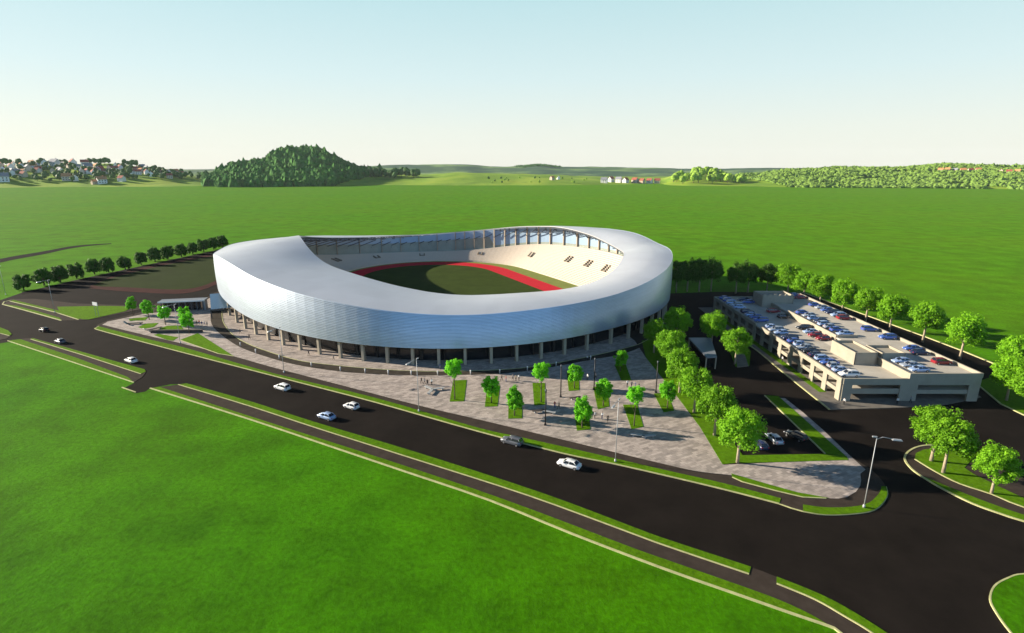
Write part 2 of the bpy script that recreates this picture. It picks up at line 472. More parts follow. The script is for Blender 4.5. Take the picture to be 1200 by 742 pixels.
# left small island at the frame edge
area('path', 'footpath island at the far left of the road', GP([(-80, 374), (0, 386), (11, 391), (13, 394), (8, 397), (0, 399), (-80, 407)]), M['path'], 0.11)
area('verge', 'rounded grass tip of the left traffic island', GP([(-80, 370), (0, 384), (10, 388), (14, 392), (11, 394), (0, 391), (-80, 380)]), M['verge'], 0.17)
kerb(GP([(-80, 380), (0, 391), (11, 394)]), 'pale kerb of the left traffic island')

# ---- the stadium block
out = curve([(122, 389), (220, 415), (340, 446), (440, 472), (560, 506), (660, 532), (720, 544.4), (780, 558), (850, 574.7), (913, 591), (941, 600), (967, 604), (999, 603), (1025, 598), (1039, 583), (1038, 572), (1032, 562), (1018.7, 549.5), (994, 533), (965, 505), (941, 484), (919.6, 466.5)], 4)
block = [(112, 385)] + out + [(912, 464.5), (896, 464), (968, 533), (870, 534), (822, 470), (796, 425), (775, 395), (760, 380), (640, 310), (500, 300), (330, 322), (252, 343), (240, 350), (189, 352), (166, 366), (126, 376), (114, 381)]
area('pavement', 'brown asphalt footpath edging the stadium block', GP(block), M['path'], 0.12)
ptop = [(120, 381), (174, 394), (209, 402), (274, 418), (320, 431), (408, 454), (492, 476), (560, 492), (660, 516), (780, 545), (822, 553.8), (870, 560), (935, 578), (973.5, 585)]
plaza = curve(ptop, 4) + [(983, 585), (993, 583), (1003, 577), (1008, 570), (1009, 563.5), (1008, 556), (1014, 551), (994, 533), (965, 505), (941, 484), (920, 467.5), (913, 467), (966, 515), (990, 537.6), (913, 542.5), (848, 545.5), (820, 501), (792, 463.5), (757, 420), (744, 400), (640, 318), (500, 305), (330, 325), (254, 345), (240, 353), (190, 366), (168, 368.5), (126, 377.5)]
area('plaza', 'pinkish grey block paved plaza round the stadium', GP(plaza), M['plaza'], 0.14)
gtop = [(116, 383), (180, 399.5), (220, 409), (320, 438), (440, 467), (560, 502), (614, 514), (720, 538), (780, 552), (850, 567.8), (915, 585)]
kl = curve([(112, 385), (122, 389), (220, 415), (340, 446), (440, 472), (560, 506), (660, 532), (720, 544.4), (780, 558), (850, 574.7), (913, 591)], 4)
area('verge', 'grass strip between stadium footpath and main road', GP(curve(gtop, 4)) + GP(kl)[::-1], M['verge'], 0.18)
kerb(GP([(116, 382.5)] + kl), 'long pale kerb on the stadium side of the main road', z1=0.2, w=0.21)
kerb(GP([(913, 591), (927, 596), (941, 600)]), 'low kerb where the footpath meets the road', z1=0.15)
bi = curve([(941, 592.5), (967, 595.8), (999, 595), (1018.7, 590), (1030.5, 578.5), (1032.7, 571)], 4)
bo = curve([(941, 600), (967, 604), (999, 603), (1025, 598), (1039, 583), (1038, 571)], 4)
area('verge', 'rounded grass strip at the street corner under the lamp', GP(bi) + GP(bo)[::-1], M['verge'], 0.22)
kerb(GP(bo), 'kerb round the grass strip at the street corner', z1=0.17, w=0.22)
area('verge', 'thin tapering grass strip at the plaza tip', GP([(857, 556), (870, 559.6), (902, 569), (934.6, 578), (971, 584.6), (941, 583.6), (909, 576), (870, 565.6), (858, 560)]), M['verge'], 0.19)
kerb(GP([(858, 560), (870, 565.6), (909, 576), (941, 583.6), (968, 585)]), 'pale kerb under thin grass strip at the plaza tip', z1=0.2, w=0.22)
area('verge', 'grass bed under the row of tall trees beside plaza', GP([(757, 420), (792, 463.5), (820, 501), (846.5, 545), (866, 543), (870, 534), (822, 470), (796, 425), (775, 395), (752, 400)]), M['verge'], 0.19)
area('verge', 'grass strip along the front of the small car park', GP([(868, 534.5), (966, 533), (992, 535.5), (994, 540), (913, 542.5), (866, 543.5)]), M['verge'], 0.195)
area('verge', 'slanting grass strip beside the small car park', GP([(896, 464), (912, 465), (990.7, 535), (967, 532.5)]), M['verge'], 0.19)
kerb(GP([(896, 464), (967, 532.5)]), 'pale kerb of the slanting grass strip by the car park', z1=0.22, w=0.25)
lawns = [
    ([(531, 446.6), (547, 446), (544, 471), (527, 471.5)], 'leftmost bright grass bed with one tree on the plaza'),
    ([(571, 453), (586, 452.5), (583, 477), (568, 477.5)], 'grass bed second from the left on the plaza'),
    ([(596, 469), (612, 469), (612, 491), (595.5, 491.5)], 'grass bed nearest the grey estate car'),
    ([(624, 449.5), (638.5, 449.5), (640, 475), (626, 476)], 'grass bed beside the tall dark post'),
    ([(664, 437), (678, 437), (679, 458), (666.5, 459)], 'grass bed nearest the stadium in the lit part of plaza'),
    ([(695, 454), (712, 454), (714, 477), (700.5, 480.5)], 'grass bed in the middle of the plaza'),
    ([(673, 484), (690, 484), (692, 504), (676, 505.5)], 'small square grass bed closest to the road'),
    ([(730, 475), (747, 475), (754, 501), (740, 503.8)], 'slanting grass bed above the two stone benches'),
    ([(720, 428), (733.5, 428), (740, 446.6), (728, 446.6)], 'shaded grass bed at the foot of the stadium'),
    ([(766, 462), (782, 462), (790, 482), (777.5, 484)], 'grass bed nearest the row of tall trees'),
    ([(151, 374), (174, 372), (170, 376), (152, 376.5)], 'thin lawn at the far left tip of the plaza'),
    ([(162, 384), (170, 380), (186, 379), (180, 384), (168, 386)], 'small lawn beside the dark loungers'),
    ([(186, 386), (196, 382.5), (212, 382), (216, 388), (190, 388.5)], 'lawn behind the long dark planter wall'),
    ([(180, 393), (186, 391.8), (209, 396), (203, 400), (196, 399)], 'lawn in front of the long dark planter wall'),
    ([(211, 399), (232, 391), (274, 418), (256, 415)], 'large triangular lawn at the left of the plaza'),
]
for pts, lab in lawns: area('lawn', lab, GP(pts), M['verge'], 0.20)
kerb(GP([(211, 399), (256, 415), (274, 418)]), 'kerb along the large triangular lawn', w=0.22, z1=0.21)
# dark paved ring round the foot of the stadium
ro = curve([(246.7, 365), (248, 380), (258, 391.7), (280, 406.7), (310, 418), (346.7, 428), (396.7, 435.8), (440, 439), (490, 440.6), (555, 439.7), (584, 438.7), (620, 435), (653.6, 429.6), (700, 421), (726, 416.4), (752, 407), (775, 393), (787, 378)], 4)
ri = curve([(260, 365), (261.7, 378), (271.7, 391.7), (286.7, 401.7), (310, 411.2), (346, 422.2), (380, 427.5), (440, 433.2), (500, 436), (565, 435), (612, 432), (650, 426.5), (700, 416.5), (735, 408), (752, 402.5), (770, 391), (778, 378)], 4)
area('path', 'dark paved ring curving round the foot of the stadium', GP(ro) + GP(ri)[::-1], M['ring'], 0.17)
kerb(GP(ri), 'low kerb on the inner side of the dark paved ring', z1=0.24, w=0.2)

# ---- right-hand traffic island
io = curve([(1131, 527.7), (1105, 523), (1081.5, 523), (1066, 528.7), (1060, 538), (1068, 550), (1084.5, 562), (1107, 575), (1141, 591.5), (1171.6, 602.6), (1200, 611.7), (1300, 640)], 4)
area('path', 'footpath curving round the right traffic island', GP(io + [(1330, 600), (1300, 565), (1200, 562), (1165, 545)]), M['path'], 0.12)
kerb(GP(io), 'pale kerb round the right traffic island', w=0.34)
area('verge', 'outer grass strip of the right traffic island', GP(curve([(1082, 559.5), (1100.7, 567), (1141, 583.5), (1200, 604.6), (1300, 634)], 3) + curve([(1300, 639), (1200, 610.7), (1141, 590.6), (1107, 574), (1084, 561.5)], 3)), M['verge'], 0.18)
ig = curve([(1072, 539), (1096.7, 554), (1125, 568), (1161.5, 580), (1200, 595.5), (1290, 622)], 3)
area('verge', 'inner grass area of the right traffic island with trees', GP([(1145, 533), (1131, 528.5), (1105, 525), (1082.5, 527.7), (1073, 532)] + ig + [(1300, 612), (1200, 585), (1168, 570), (1140, 556), (1130, 549)]), M['verge'], 0.18)
kerb(GP(ig), 'pale kerb between the island grass and its footpath', w=0.28)
area('verge', 'grass wedge under the trees right of the parking deck', GP([(1143, 449), (1160, 443), (1200, 455), (1330, 495), (1330, 525), (1200, 487), (1172.6, 474)]), M['verge'], 0.18)
kerb(GP([(1143, 449), (1172.6, 474), (1200, 487), (1330, 525)]), 'pale kerb of the grass wedge right of the deck', w=0.4)
kerb(GP([(940, 343), (1010, 368), (1084, 395), (1130, 412.5), (1163, 426), (1200, 441), (1320, 487)]), 'pale kerb between service road and right-hand field', w=0.5, z1=0.25)
rb = curve([(1300, 690), (1250, 676), (1200, 673.7), (1180.6, 678.6), (1165, 688), (1160, 703), (1167, 718.6), (1184, 742), (1215, 775), (1280, 800)], 4)
area('verge', 'round grass island in the bottom right corner', GP(rb), M['grass'], 0.18)
kerb(GP(rb), 'pale kerb round the bottom right grass island', w=0.21)
# apron of the parking deck
area('pavement', 'grey concrete pavement round the parking deck', GP([(868, 398), (888, 412), (915, 434.7), (972, 480.5), (1010, 479.5), (1057.5, 478), (1110, 474.5), (1150, 466)]) + [(117, 150), (117, 214), (74, 214), (74, 190)], M['walk'], 0.13)
kerb(GP([(868, 398), (888, 412), (915, 434.7), (972, 480.5)]), 'pale kerb between parking deck pavement and service road', w=0.4)
area('lawn', 'strip of shrubs and grass under the parking deck wall', [(76.2, 128), (78.0, 128), (78.0, 200), (76.2, 200)], M['verge'], 0.16)
area('lawn', 'small triangular green island beside the bus shelter', GP([(847, 392), (860, 392), (880, 412), (878, 429), (862, 430)]), M['verge'], 0.16)
area('pavement', 'light paved slab on the small triangular island', GP([(862, 414), (872, 414), (877, 429.5), (864, 431)]), M['walk'], 0.18)
# ---- left: grass median, training ground, field track
area('path', 'grey footpath behind the left grass median', GP([(3, 357), (12, 351), (40, 350.5), (90, 356), (150, 358), (168, 362), (150, 366), (105, 375), (92, 376), (72, 376), (40, 367)]), M['path'], 0.11)
area('verge', 'front grass strip of the left median', GP([(4, 357), (20, 359), (45, 365.5), (70, 373), (72, 375.6), (40, 367)]), M['verge'], 0.17)
kerb(GP([(12, 352.5), (5, 354), (3, 357), (20, 361.5), (40, 367), (72, 376)]), 'pale kerb of the left grass median', w=0.4)
area('verge', 'middle grass strip of the left median', GP([(12, 353), (16, 352), (67, 364), (95, 373), (92, 374.8), (67, 367), (40, 360)]), M['verge'], 0.17)
kerb(GP([(12, 353.5), (40, 360), (67, 367), (92, 375)]), 'pale kerb of the middle median strip', w=0.4)
area('lawn', 'lawn in front of the training ground', GP([(67, 360), (120, 359), (147, 359.5), (150, 363), (147, 365), (104, 375), (97, 374.6), (70, 366)]), M['verge'], 0.18)
area('path', 'pale path beside the line of dark trees', GP([(26, 345.5), (26, 342.5), (150, 316.5), (262, 292.5), (262, 295.5), (150, 320.5)]), M['lot'], 0.07)
tg = curve([(105, 337), (112, 332), (150, 318), (200, 307), (262, 296), (300, 294)], 3) + curve([(300, 316), (262, 330), (235, 340.5), (205, 344.5), (150, 342), (120, 339.5), (105, 338)], 3)
area('running_track', 'worn red edge of the training ground', GP(tg), M['dirtred'], 0.08)
tf = curve([(108, 334.5), (125, 328), (160, 318.5), (200, 309.5), (262, 298.5), (298, 296)], 3) + curve([(298, 312), (262, 325), (235, 336), (205, 339.5), (150, 337), (120, 336)], 3)
area('pitch', 'olive training pitch beside the stadium', GP(tf), M['field2'], 0.10)
area('path', 'faint dark track across the left meadow', GP(curve([(-60, 318), (0, 303.5), (49, 295), (89, 288), (130.6, 285.2)], 4) + curve([(130.6, 286), (89, 290.2), (49, 298.5), (0, 308), (-60, 326)], 4)), M['lot'], 0.05)

# ================================================================== THE STADIUM
PC, PA, PB, PR, PE = (-35.61, 251.37), 108.48, 87.08, -0.9368, 0.8912
IC, IA, IB, IR, IE = (-27.57, 255.42), 88.0, 64.0, -1.004, 0.95
ZO = [16.06, 16.8, 17.6, 18.5, 19.3, 20.0, 20.9, 21.8, 22.4, 22.5, 22.4, 22.6, 23.32, 24.08, 24.39, 24.28, 24.02, 23.48, 22.4, 21.04, 19.64, 18.23, 16.82, 15.44, 14.26, 13.45, 12.83, 12.25, 11.67, 11.1, 10.63, 10.35, 10.21, 10.35, 10.99, 11.88, 12.82, 13.77, 14.7, 15.56, 16.17, 16.56, 16.89, 17.24, 17.63, 18.05, 18.4, 18.6, 18.6, 18.7, 19.1, 19.8, 20.7, 21.8, 22.6, 22.6, 22.0, 20.95, 20.02, 19.17, 18.31, 17.6, 16.93, 16.27, 15.68, 15.23, 14.95, 14.9, 15.07, 15.3, 15.5, 15.72]
ZI = [15.14, 15.49, 16.07, 16.89, 17.84, 19.03, 20.3, 21.0, 21.0, 20.7, 20.5, 20.55, 20.8, 21.25, 21.93, 22.58, 23.04, 23.51, 23.76, 23.66, 23.16, 22.56, 21.91, 21.09, 20.17, 19.2, 18.3, 17.49, 16.76, 16.12, 15.58, 15.12, 14.77, 14.57, 14.48, 14.46, 14.52, 14.66, 14.92, 15.33, 15.82, 16.4, 17.08, 17.83, 18.67, 19.56, 20.49, 21.51, 22.56, 23.54, 24.42, 25.25, 25.6, 24.9, 23.2, 21.49, 20.1, 19.2, 18.7, 18.2, 17.6, 16.93, 16.21, 15.59, 15.0, 14.65, 14.55, 14.71, 14.92, 15.05, 15.06, 15.01]


def sell(c, a, b, rot, e, t, ins=0.0):
    ct, st = math.cos(t), math.sin(t)
    x = (a - ins) * math.copysign(abs(ct) ** e, ct); y = (b - ins) * math.copysign(abs(st) ** e, st)
    return Vector((c[0] + x * math.cos(rot) - y * math.sin(rot), c[1] + x * math.sin(rot) + y * math.cos(rot)))


def tab(T, t):
    x = (t / (2 * PI) * 72) % 72; i = int(x); f = x - i
    p0, p1, p2, p3 = T[(i - 1) % 72], T[i % 72], T[(i + 1) % 72], T[(i + 2) % 72]
    return 0.5 * (2 * p1 + (p2 - p0) * f + (2 * p0 - 5 * p1 + 4 * p2 - p3) * f * f + (3 * p1 - p0 - 3 * p2 + p3) * f ** 3)


def pout(t, ins=0.0): return sell(PC, PA, PB, PR, PE, t, ins)


def pin(t): return sell(IC, IA, IB, IR, IE, t)


def nout(t):
    d = (pout(t + 0.02) - pout(t - 0.02)).normalized()
    return Vector((d.y, -d.x))                      # outward


def hbot(t): return 6.73 + 1.41 * (pout(t).y - PC[1]) / 100


N = 160
TH = [2 * PI * k / N for k in range(N)]
stadium = thing('stadium', 'large oval stadium with ribbed silver facade and open sloping roof', 'stadium', (PC[0], PC[1], 0.14))
OFF = Vector((PC[0], PC[1], 0.14))


def spart(mb, name, m, smooth=False):
    mb.v = [tuple(Vector(p) - OFF) for p in mb.v]
    return mb.build(name, m, stadium, smooth)


def ringmesh(rings, uvv=None):
    """join closed rings of N points into bands"""
    mb = MB(); 
    for k, r in enumerate(rings): mb.v += [tuple(p) for p in r]
    mb.uv = []
    K = len(rings[0])
    for k in range(len(rings)):
        for i in range(K): mb.uv.append((i / K, (uvv[k] if uvv else k / max(1, len(rings) - 1))))
    for k in range(len(rings) - 1):
        for i in range(K):
            j = (i + 1) % K
            mb.f.append((k * K + i, k * K + j, (k + 1) * K + j, (k + 1) * K + i)); mb.mi.append(0)
    return mb


# facade of overlapping horizontal lamellas
NR = 24
rings, uvv = [], []
for j in range(NR):
    a, b, c, d = [], [], [], []
    for t in TH:
        p = pout(t); q = nout(t); z0, z1 = hbot(t), tab(ZO, t)
        za = z0 + (z1 - z0) * j / NR; zb = z0 + (z1 - z0) * (j + 1) / NR
        lean = 0.2 * math.sin(PI * (j / NR)); lean2 = 0.2 * math.sin(PI * ((j + 1) / NR))
        dz = zb - za
        a.append((*(p + q * (lean - .06)), za)); b.append((*(p + q * (lean - .06)), za + dz * 0.2)); c.append((*(p + q * (0.10 + 0.205 * dz + lean)), za + dz * 0.22)); d.append((*(p + q * (.10 + lean2)), zb))
    rings += [a, b, c, d]; uvv += [j * 1.0, j + 0.1, j + 0.12, j + 0.99]
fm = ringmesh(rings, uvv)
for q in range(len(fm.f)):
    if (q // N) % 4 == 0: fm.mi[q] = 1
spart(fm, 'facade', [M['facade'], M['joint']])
# underside of the facade, running in over the columns
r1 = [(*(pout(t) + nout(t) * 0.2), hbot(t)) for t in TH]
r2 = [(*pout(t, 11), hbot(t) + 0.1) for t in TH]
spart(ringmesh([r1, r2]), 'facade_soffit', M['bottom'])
# roof
RS = 8
rings = []
for k in range(RS + 1):
    f = k / RS; ring = []
    for t in TH:
        a, b = pout(t) + nout(t) * 0.15, pin(t); q = a.lerp(b, f)
        z = tab(ZO, t) * (1 - f) + tab(ZI, t) * f + 0.7 * math.sin(PI * f)
        if k == 0: z -= 0.15
        ring.append((*q, z))
    rings.append(ring)
roof = spart(ringmesh(rings), 'roof', M['roof'], True)
# inner fascia of the roof and its underside
ra = [(*pin(t), tab(ZI, t)) for t in TH]
rb_ = [(*pin(t), tab(ZI, t) - 0.35) for t in TH]
spart(ringmesh([ra, rb_]), 'roof_fascia', M['galv'])


def roofz(t, f): return tab(ZO, t) * (1 - f) + tab(ZI, t) * f + 0.7 * math.sin(PI * f)


# the track and pitch inside
TF = Vector((-42, 279)); TD = Vector((0.452, -0.892)); TNN = Vector((0.892, 0.452)); TLEN = 72.0
TN = TF + TD * TLEN


def capsule(r, n=28):
    out = []
    a0 = math.atan2(TNN.y, TNN.x)
    for k in range(n + 1): a = a0 + PI * k / n; out.append((TF.x + r * math.cos(a), TF.y + r * math.sin(a)))
    for k in range(n + 1): a = a0 + PI + PI * k / n; out.append((TN.x + r * math.cos(a), TN.y + r * math.sin(a)))
    return out


area('lawn', 'olive grass margin between running track and stands', capsule(57), M['olive'], 0.20, sides=False)
area('running_track', 'red running track round the stadium pitch', capsule(44.4), M['track'], 0.24, sides=False)
area('pitch', 'dark green pitch inside the red running track', capsule(34.2), M['pitch'], 0.28, sides=False)


def nearest_capsule(q, r):
    t = max(0, min(TLEN, (q - TF).dot(TD))); c = TF + TD * t
    d = (q - c).normalized(); return c + d * r


def smoothwt(t, c, wd):
    d = (t - c + PI) % (2 * PI) - PI
    return math.exp(-(d / wd) ** 2)


FAR = R(155); RIGHT = R(68); LEFTS = R(245); NEAR = R(335)


def bowl(t):
    """lower point, upper point of the stand for an angle"""
    wf, wr, wl, wn = smoothwt(t, FAR, 0.75), smoothwt(t, RIGHT, 0.75), smoothwt(t, LEFTS, 0.75), smoothwt(t, NEAR, 0.75)
    s = wf + wr + wl + wn
    ins = (wf * 20 + wr * 8 + wl * 12 + wn * 9) / s
    hh = (wf * 4.2 + wr * 14.8 + wl * 10 + wn * 6) / s
    rr = (wf * 46.5 + wr * 54.5 + wl * 47 + wn * 46.5) / s
    q = pout(t, ins); lo_ = nearest_capsule(q, rr)
    if (q - nearest_capsule(q, 0.01)).length < rr + 4: q = lo_ + (q - lo_).normalized() * 4 if (q - lo_).length > .1 else q
    return lo_, q, hh


NS = 22
BW = [bowl(t) for t in TH]
rings = [[(*b[0], 0.15) for b in BW]]
for k in range(NS):
    f0, f1 = k / NS, (k + 1) / NS
    zk = [1.2 + (b[2] - 1.2) * (0.75 * (k / (NS - 1)) + 0.25 * (k / (NS - 1)) ** 2) for b in BW]
    rings.append([(*b[0].lerp(b[1], f0), z) for b, z in zip(BW, zk)])
    rings.append([(*b[0].lerp(b[1], f1), z) for b, z in zip(BW, zk)])
spart(ringmesh(rings), 'seating_stand', M['seat'])
# the back wall under the roof: panels below, pale glazing above
def wallpt(t, b):
    d = (b[1] - b[0]).normalized(); return b[1] + d * 1.2


def froof(t, p):
    a, i = pout(t), pin(t); d = i - a
    return max(0.03, min(0.97, (p - a).dot(d) / d.length_squared))


wl_, wm_, wh_ = [], [], []
for t, b in zip(TH, BW):
    p = wallpt(t, b); zr = roofz(t, froof(t, p)) - 0.7
    zm = b[2] + max(0.6, (zr - b[2]) * (0.62 if b[2] < 8 else 0.12))
    wl_.append((*p, b[2])); wm_.append((*p, zm)); wh_.append((*p, max(zm + 0.2, zr)))
rings = [[(*b[1], b[2]) for b in BW], wl_, wm_]
spart(ringmesh(rings), 'stand_back_wall', M['polylow'])
spart(ringmesh([wm_, wh_]), 'upper_glazing', M['polyhigh'])
# piers and roof trusses
for k in range(0, N, 2):
    t, b = TH[k], BW[k]
    p = wallpt(t, b); d = (b[1] - b[0]).normalized(); a = math.atan2(d.y, d.x)
    zr = wh_[k][2] + 0.3
    if k % 4 == 0 or 20 < k < 62:
        m_ = MB(); m_.box((p.x - d.x * 0.35, p.y - d.y * 0.35, (b[2] + zr) / 2), (0.7, 0.7 if 20 < k < 56 else 0.4, zr - b[2]), a)
        spart(m_, 'pier', M['pier'])
    m_ = MB()
    f0 = froof(t, p); e = pin(t); nseg = 5
    pa, pb = [], []
    for j in range(nseg + 1):
        f = f0 + (0.985 - f0) * j / nseg
        q = pout(t).lerp(e, f); zt = roofz(t, f) - 0.75; dep = 2.4 * (1 - .62 * j / nseg)
        pa.append((*q, zt)); pb.append((*q, zt - dep))
    for j in range(nseg):
        m_.bar(pa[j], pa[j + 1], 0.22); m_.bar(pb[j], pb[j + 1], 0.26); m_.bar(pb[j], pa[j + 1], 0.14); m_.bar(pa[j + 1], pb[j + 1], 0.14)
    m_.bar(pb[0], (p.x, p.y, max(b[2] + 0.5, pb[0][2] - 3.0)), 0.3)
    kk = pout(t).lerp(e, f0 + (0.96 - f0) * 0.7)         # raking strut from the back of the stand up to the roof edge
    m_.bar((p.x - d.x * .9, p.y - d.y * .9, max(b[2] + 1.0, zr - 4.6)), (*kk, roofz(t, f0 + (0.96 - f0) * 0.7) - 1.6), 0.34)
    spart(m_, 'roof_truss', M['steel'])
m_ = MB()
for k in range(N):
    t, t2 = TH[k], TH[(k + 1) % N]
    f = 0.97
    m_.bar((*pout(t).lerp(pin(t), f), roofz(t, f) - 1.0), (*pout(t2).lerp(pin(t2), f), roofz(t2, f) - 1.0), 0.3)
spart(m_, 'ring_beam', M['steel'])
# stairs up to the seats, seen as dark pairs of slots
VOM = [(R(83.5), 0.60), (R(74.5), 0.60), (R(65.5), 0.60), (R(57), 0.60), (R(98), 0.55), (R(122), 0.6), (R(152), 0.6), (R(176), 0.6), (R(196), 0.6)]
for t, f in VOM:
    b = bowl(t); d = (b[1] - b[0]); L = d.length; d.normalize(); s_ = Vector((-d.y, d.x)); a = math.atan2(d.y, d.x)
    m_ = MB()
    for sg in (-1.3, 1.3):
        for j in range(4):
            ff = f + (j - 1.5) * 0.05
            q = b[0].lerp(b[1], ff) + s_ * sg; z = 1.2 + (b[2] - 1.2) * (0.75 * ff + 0.25 * ff * ff)
            m_.box((q.x, q.y, z + 0.35), (L * 0.055, 0.6, 0.75), a)
    q = b[0].lerp(b[1], f - 0.08); z = 1.2 + (b[2] - 1.2) * (0.75 * (f - .08) + 0.25 * (f - .08) ** 2)
    m_.box((q.x, q.y, z + 0.25), (0.4, 2.2, 0.5), a)
    spart(m_, 'stair_entrance', M['slot'])
# columns under the facade, glazed concourse behind
NCOL = 74
for k in range(NCOL):
    t = 2 * PI * (k + 0.35) / NCOL
    # even spacing along the perimeter needs a small correction of the angle
    p = pout(t, 0.9); q = nout(t); a = math.atan2(q.y, q.x)
    h = hbot(t)
    m_ = MB(); m_.box((p.x, p.y, 0.14 + h / 2), (0.9, 0.8, h - 0.05), a)
    m_.box((p.x - q.x * 1.9, p.y - q.y * 1.9, h - 0.55), (3.2, 0.6, 0.9), a)
    spart(m_, 'column', M['column'])
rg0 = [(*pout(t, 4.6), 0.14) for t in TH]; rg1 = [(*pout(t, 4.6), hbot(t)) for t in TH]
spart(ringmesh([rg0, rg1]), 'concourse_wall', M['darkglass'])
for k in range(0, N, 2):
    t = TH[k]; p = pout(t, 4.4); q = nout(t); a = math.atan2(q.y, q.x); h = hbot(t)
    m_ = MB(); m_.box((p.x, p.y, h / 2), (0.2, 0.9 if k % 6 == 0 else 0.2, h), a); spart(m_, 'mullion', M['darkwall'])

# ================================================================== THE PARKING DECK
gx0, gx1, gy0, gy1, gxm = 78.2, 110.9, 122.8, 208.6, 94.0
gar = thing('parking_garage', 'long two-level concrete parking garage with cars on its open roof', 'garage', (gx0, gy0, 0.13))
GO = Vector((gx0, gy0, 0.13))


def gpart(mb, name, m, smooth=False):
    mb.v = [tuple(Vector(p) - GO) for p in mb.v]
    return mb.build(name, m, gar, smooth)


DL, DR = 5.0, 6.3
m_ = MB(); m_.box(((gx0 + gxm) / 2, (gy0 + gy1) / 2, DL - 0.2), (gxm - gx0 - 0.1, gy1 - gy0 - 0.1, 0.4)); gpart(m_, 'lower_deck', M['deck'])
m_ = MB(); m_.box(((gxm + gx1) / 2 + .05, (gy0 + gy1) / 2, DR - 0.2), (gx1 - gxm - 0.1, gy1 - gy0 - 0.1, 0.4)); gpart(m_, 'upper_deck', M['deck'])
m_ = MB(); m_.box(((gx0 + gx1) / 2, (gy0 + gy1) / 2, 2.5), (gx1 - gx0 - 0.9, gy1 - gy0 - 0.9, 0.3)); gpart(m_, 'middle_floor', M['deck'])
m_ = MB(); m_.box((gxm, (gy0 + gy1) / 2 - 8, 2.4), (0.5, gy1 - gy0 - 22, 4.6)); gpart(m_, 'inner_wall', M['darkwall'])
# left wall: piers, parapet, spandrels
m_ = MB(); nb = 14; T = 0.45
yb = [gy0 + 0.9 + (gy1 - gy0 - 1.8) * k / nb for k in range(nb + 1)]
for k, y in enumerate(yb): m_.box((gx0, y, 2.35), (T, 1.8, 4.6))
gap = 7
for k in range(nb):
    y0, y1 = yb[k], yb[k + 1]
    if k == gap: continue
    m_.box((gx0 + 0.06, (y0 + y1) / 2, 2.35), (T - 0.14, y1 - y0 - 1.8, 0.9))
m_.box((gx0 - 0.02, (gy0 + yb[gap] + .9) / 2 + 0, 5.22), (T + 0.06, yb[gap] + .9 - gy0, 1.15))
m_.box((gx0 - 0.02, (gy1 + yb[gap + 1] - .9) / 2, 5.22), (T + 0.06, gy1 - yb[gap + 1] + .9, 1.15))
m_.box((gx0 + 0.05, (yb[gap] + yb[gap + 1]) / 2, 4.85), (T - .1, yb[gap + 1] - yb[gap] - 1.8, 0.35))
gpart(m_, 'street_wall', M['concrete'])
# front wall: two wide openings, stepped parapet
m_ = MB()
fy = gy0
xl = [gx0 + 0.2, gx0 + 2.4, gxm - 2.0, gxm + 2.2, gx1 - 2.6, gx1]
m_.box(((xl[0] + xl[1]) / 2, fy, 2.2), (xl[1] - xl[0], T, 4.4))
m_.box(((xl[2] + xl[3]) / 2, fy, 2.2), (xl[3] - xl[2], T, 4.4))
m_.box(((xl[4] + xl[5]) / 2, fy, 2.2), (xl[5] - xl[4], T, 4.4))
m_.box(((gx0 + .2 + gxm - .2) / 2, fy - 0.02, 5.0), (gxm - gx0 - .4, T + .06, 1.6))
m_.box(((gxm + gx1) / 2 - .1, fy - 0.02, 5.65), (gx1 - gxm + .2, T + .06, 2.9))
m_.box(((xl[1] + xl[2]) / 2, fy + 0.08, 2.55), (xl[2] - xl[1], T - .12, 1.3))
m_.box(((xl[3] + xl[4]) / 2, fy + 0.08, 2.4), (xl[4] - xl[3], T - .12, 1.0))
gpart(m_, 'front_wall', M['concrete'])
m_ = MB()
m_.box((gx1, (gy0 + gy1) / 2, 6.55), (T, gy1 - gy0 + 0.4, 1.1)); m_.box((gx1 - .02, (gy0 + gy1) / 2, 2.9), (T - .1, gy1 - gy0, 1.0))
for k, y in enumerate(yb): m_.box((gx1 - .04, y, 3.0), (T - .12, 1.2, 5.9))
gpart(m_, 'field_wall', M['concrete'])
m_ = MB(); m_.box(((gx0 + gxm) / 2, gy1, 3.0), (gxm - gx0, T, 5.6)); m_.box(((gxm + gx1) / 2, gy1 + .02, 3.6), (gx1 - gxm, T, 7.0)); gpart(m_, 'rear_wall', M['concrete'])
# the step between the two decks, with two gaps for the ramps
for y0, y1, zt in ((gy0 + 0.4, gy0 + 13, 7.0), (gy0 + 31, gy0 + 60, 7.0), (gy0 + 66, gy1 - 0.4, 6.6)):
    m_ = MB(); m_.box((gxm + .1, (y0 + y1) / 2, (zt + 4.9) / 2), (0.4, y1 - y0, zt - 4.9)); gpart(m_, 'step_wall', M['concrete'])
m_ = MB(); m_.box((gxm + 3.2, gy0 + 31.0, 6.55), (6.0, 0.35, 1.0))
gpart(m_, 'ramp_wall', M['concrete'])
m_ = MB(); m_.add([(gxm - 3.6, gy0 + 24, 5.03), (gxm + 5, gy0 + 24, 6.33), (gxm + 5, gy0 + 30.7, 6.33), (gxm - 3.6, gy0 + 30.7, 5.03)], [(0, 1, 2, 3)])
m_.add([(gxm - 3.6, gy0 + 60.5, 5.03), (gxm + 5, gy0 + 60.5, 6.33), (gxm + 5, gy0 + 65.5, 6.33), (gxm - 3.6, gy0 + 65.5, 5.03)], [(0, 1, 2, 3)])
gpart(m_, 'ramp', M['deck'])


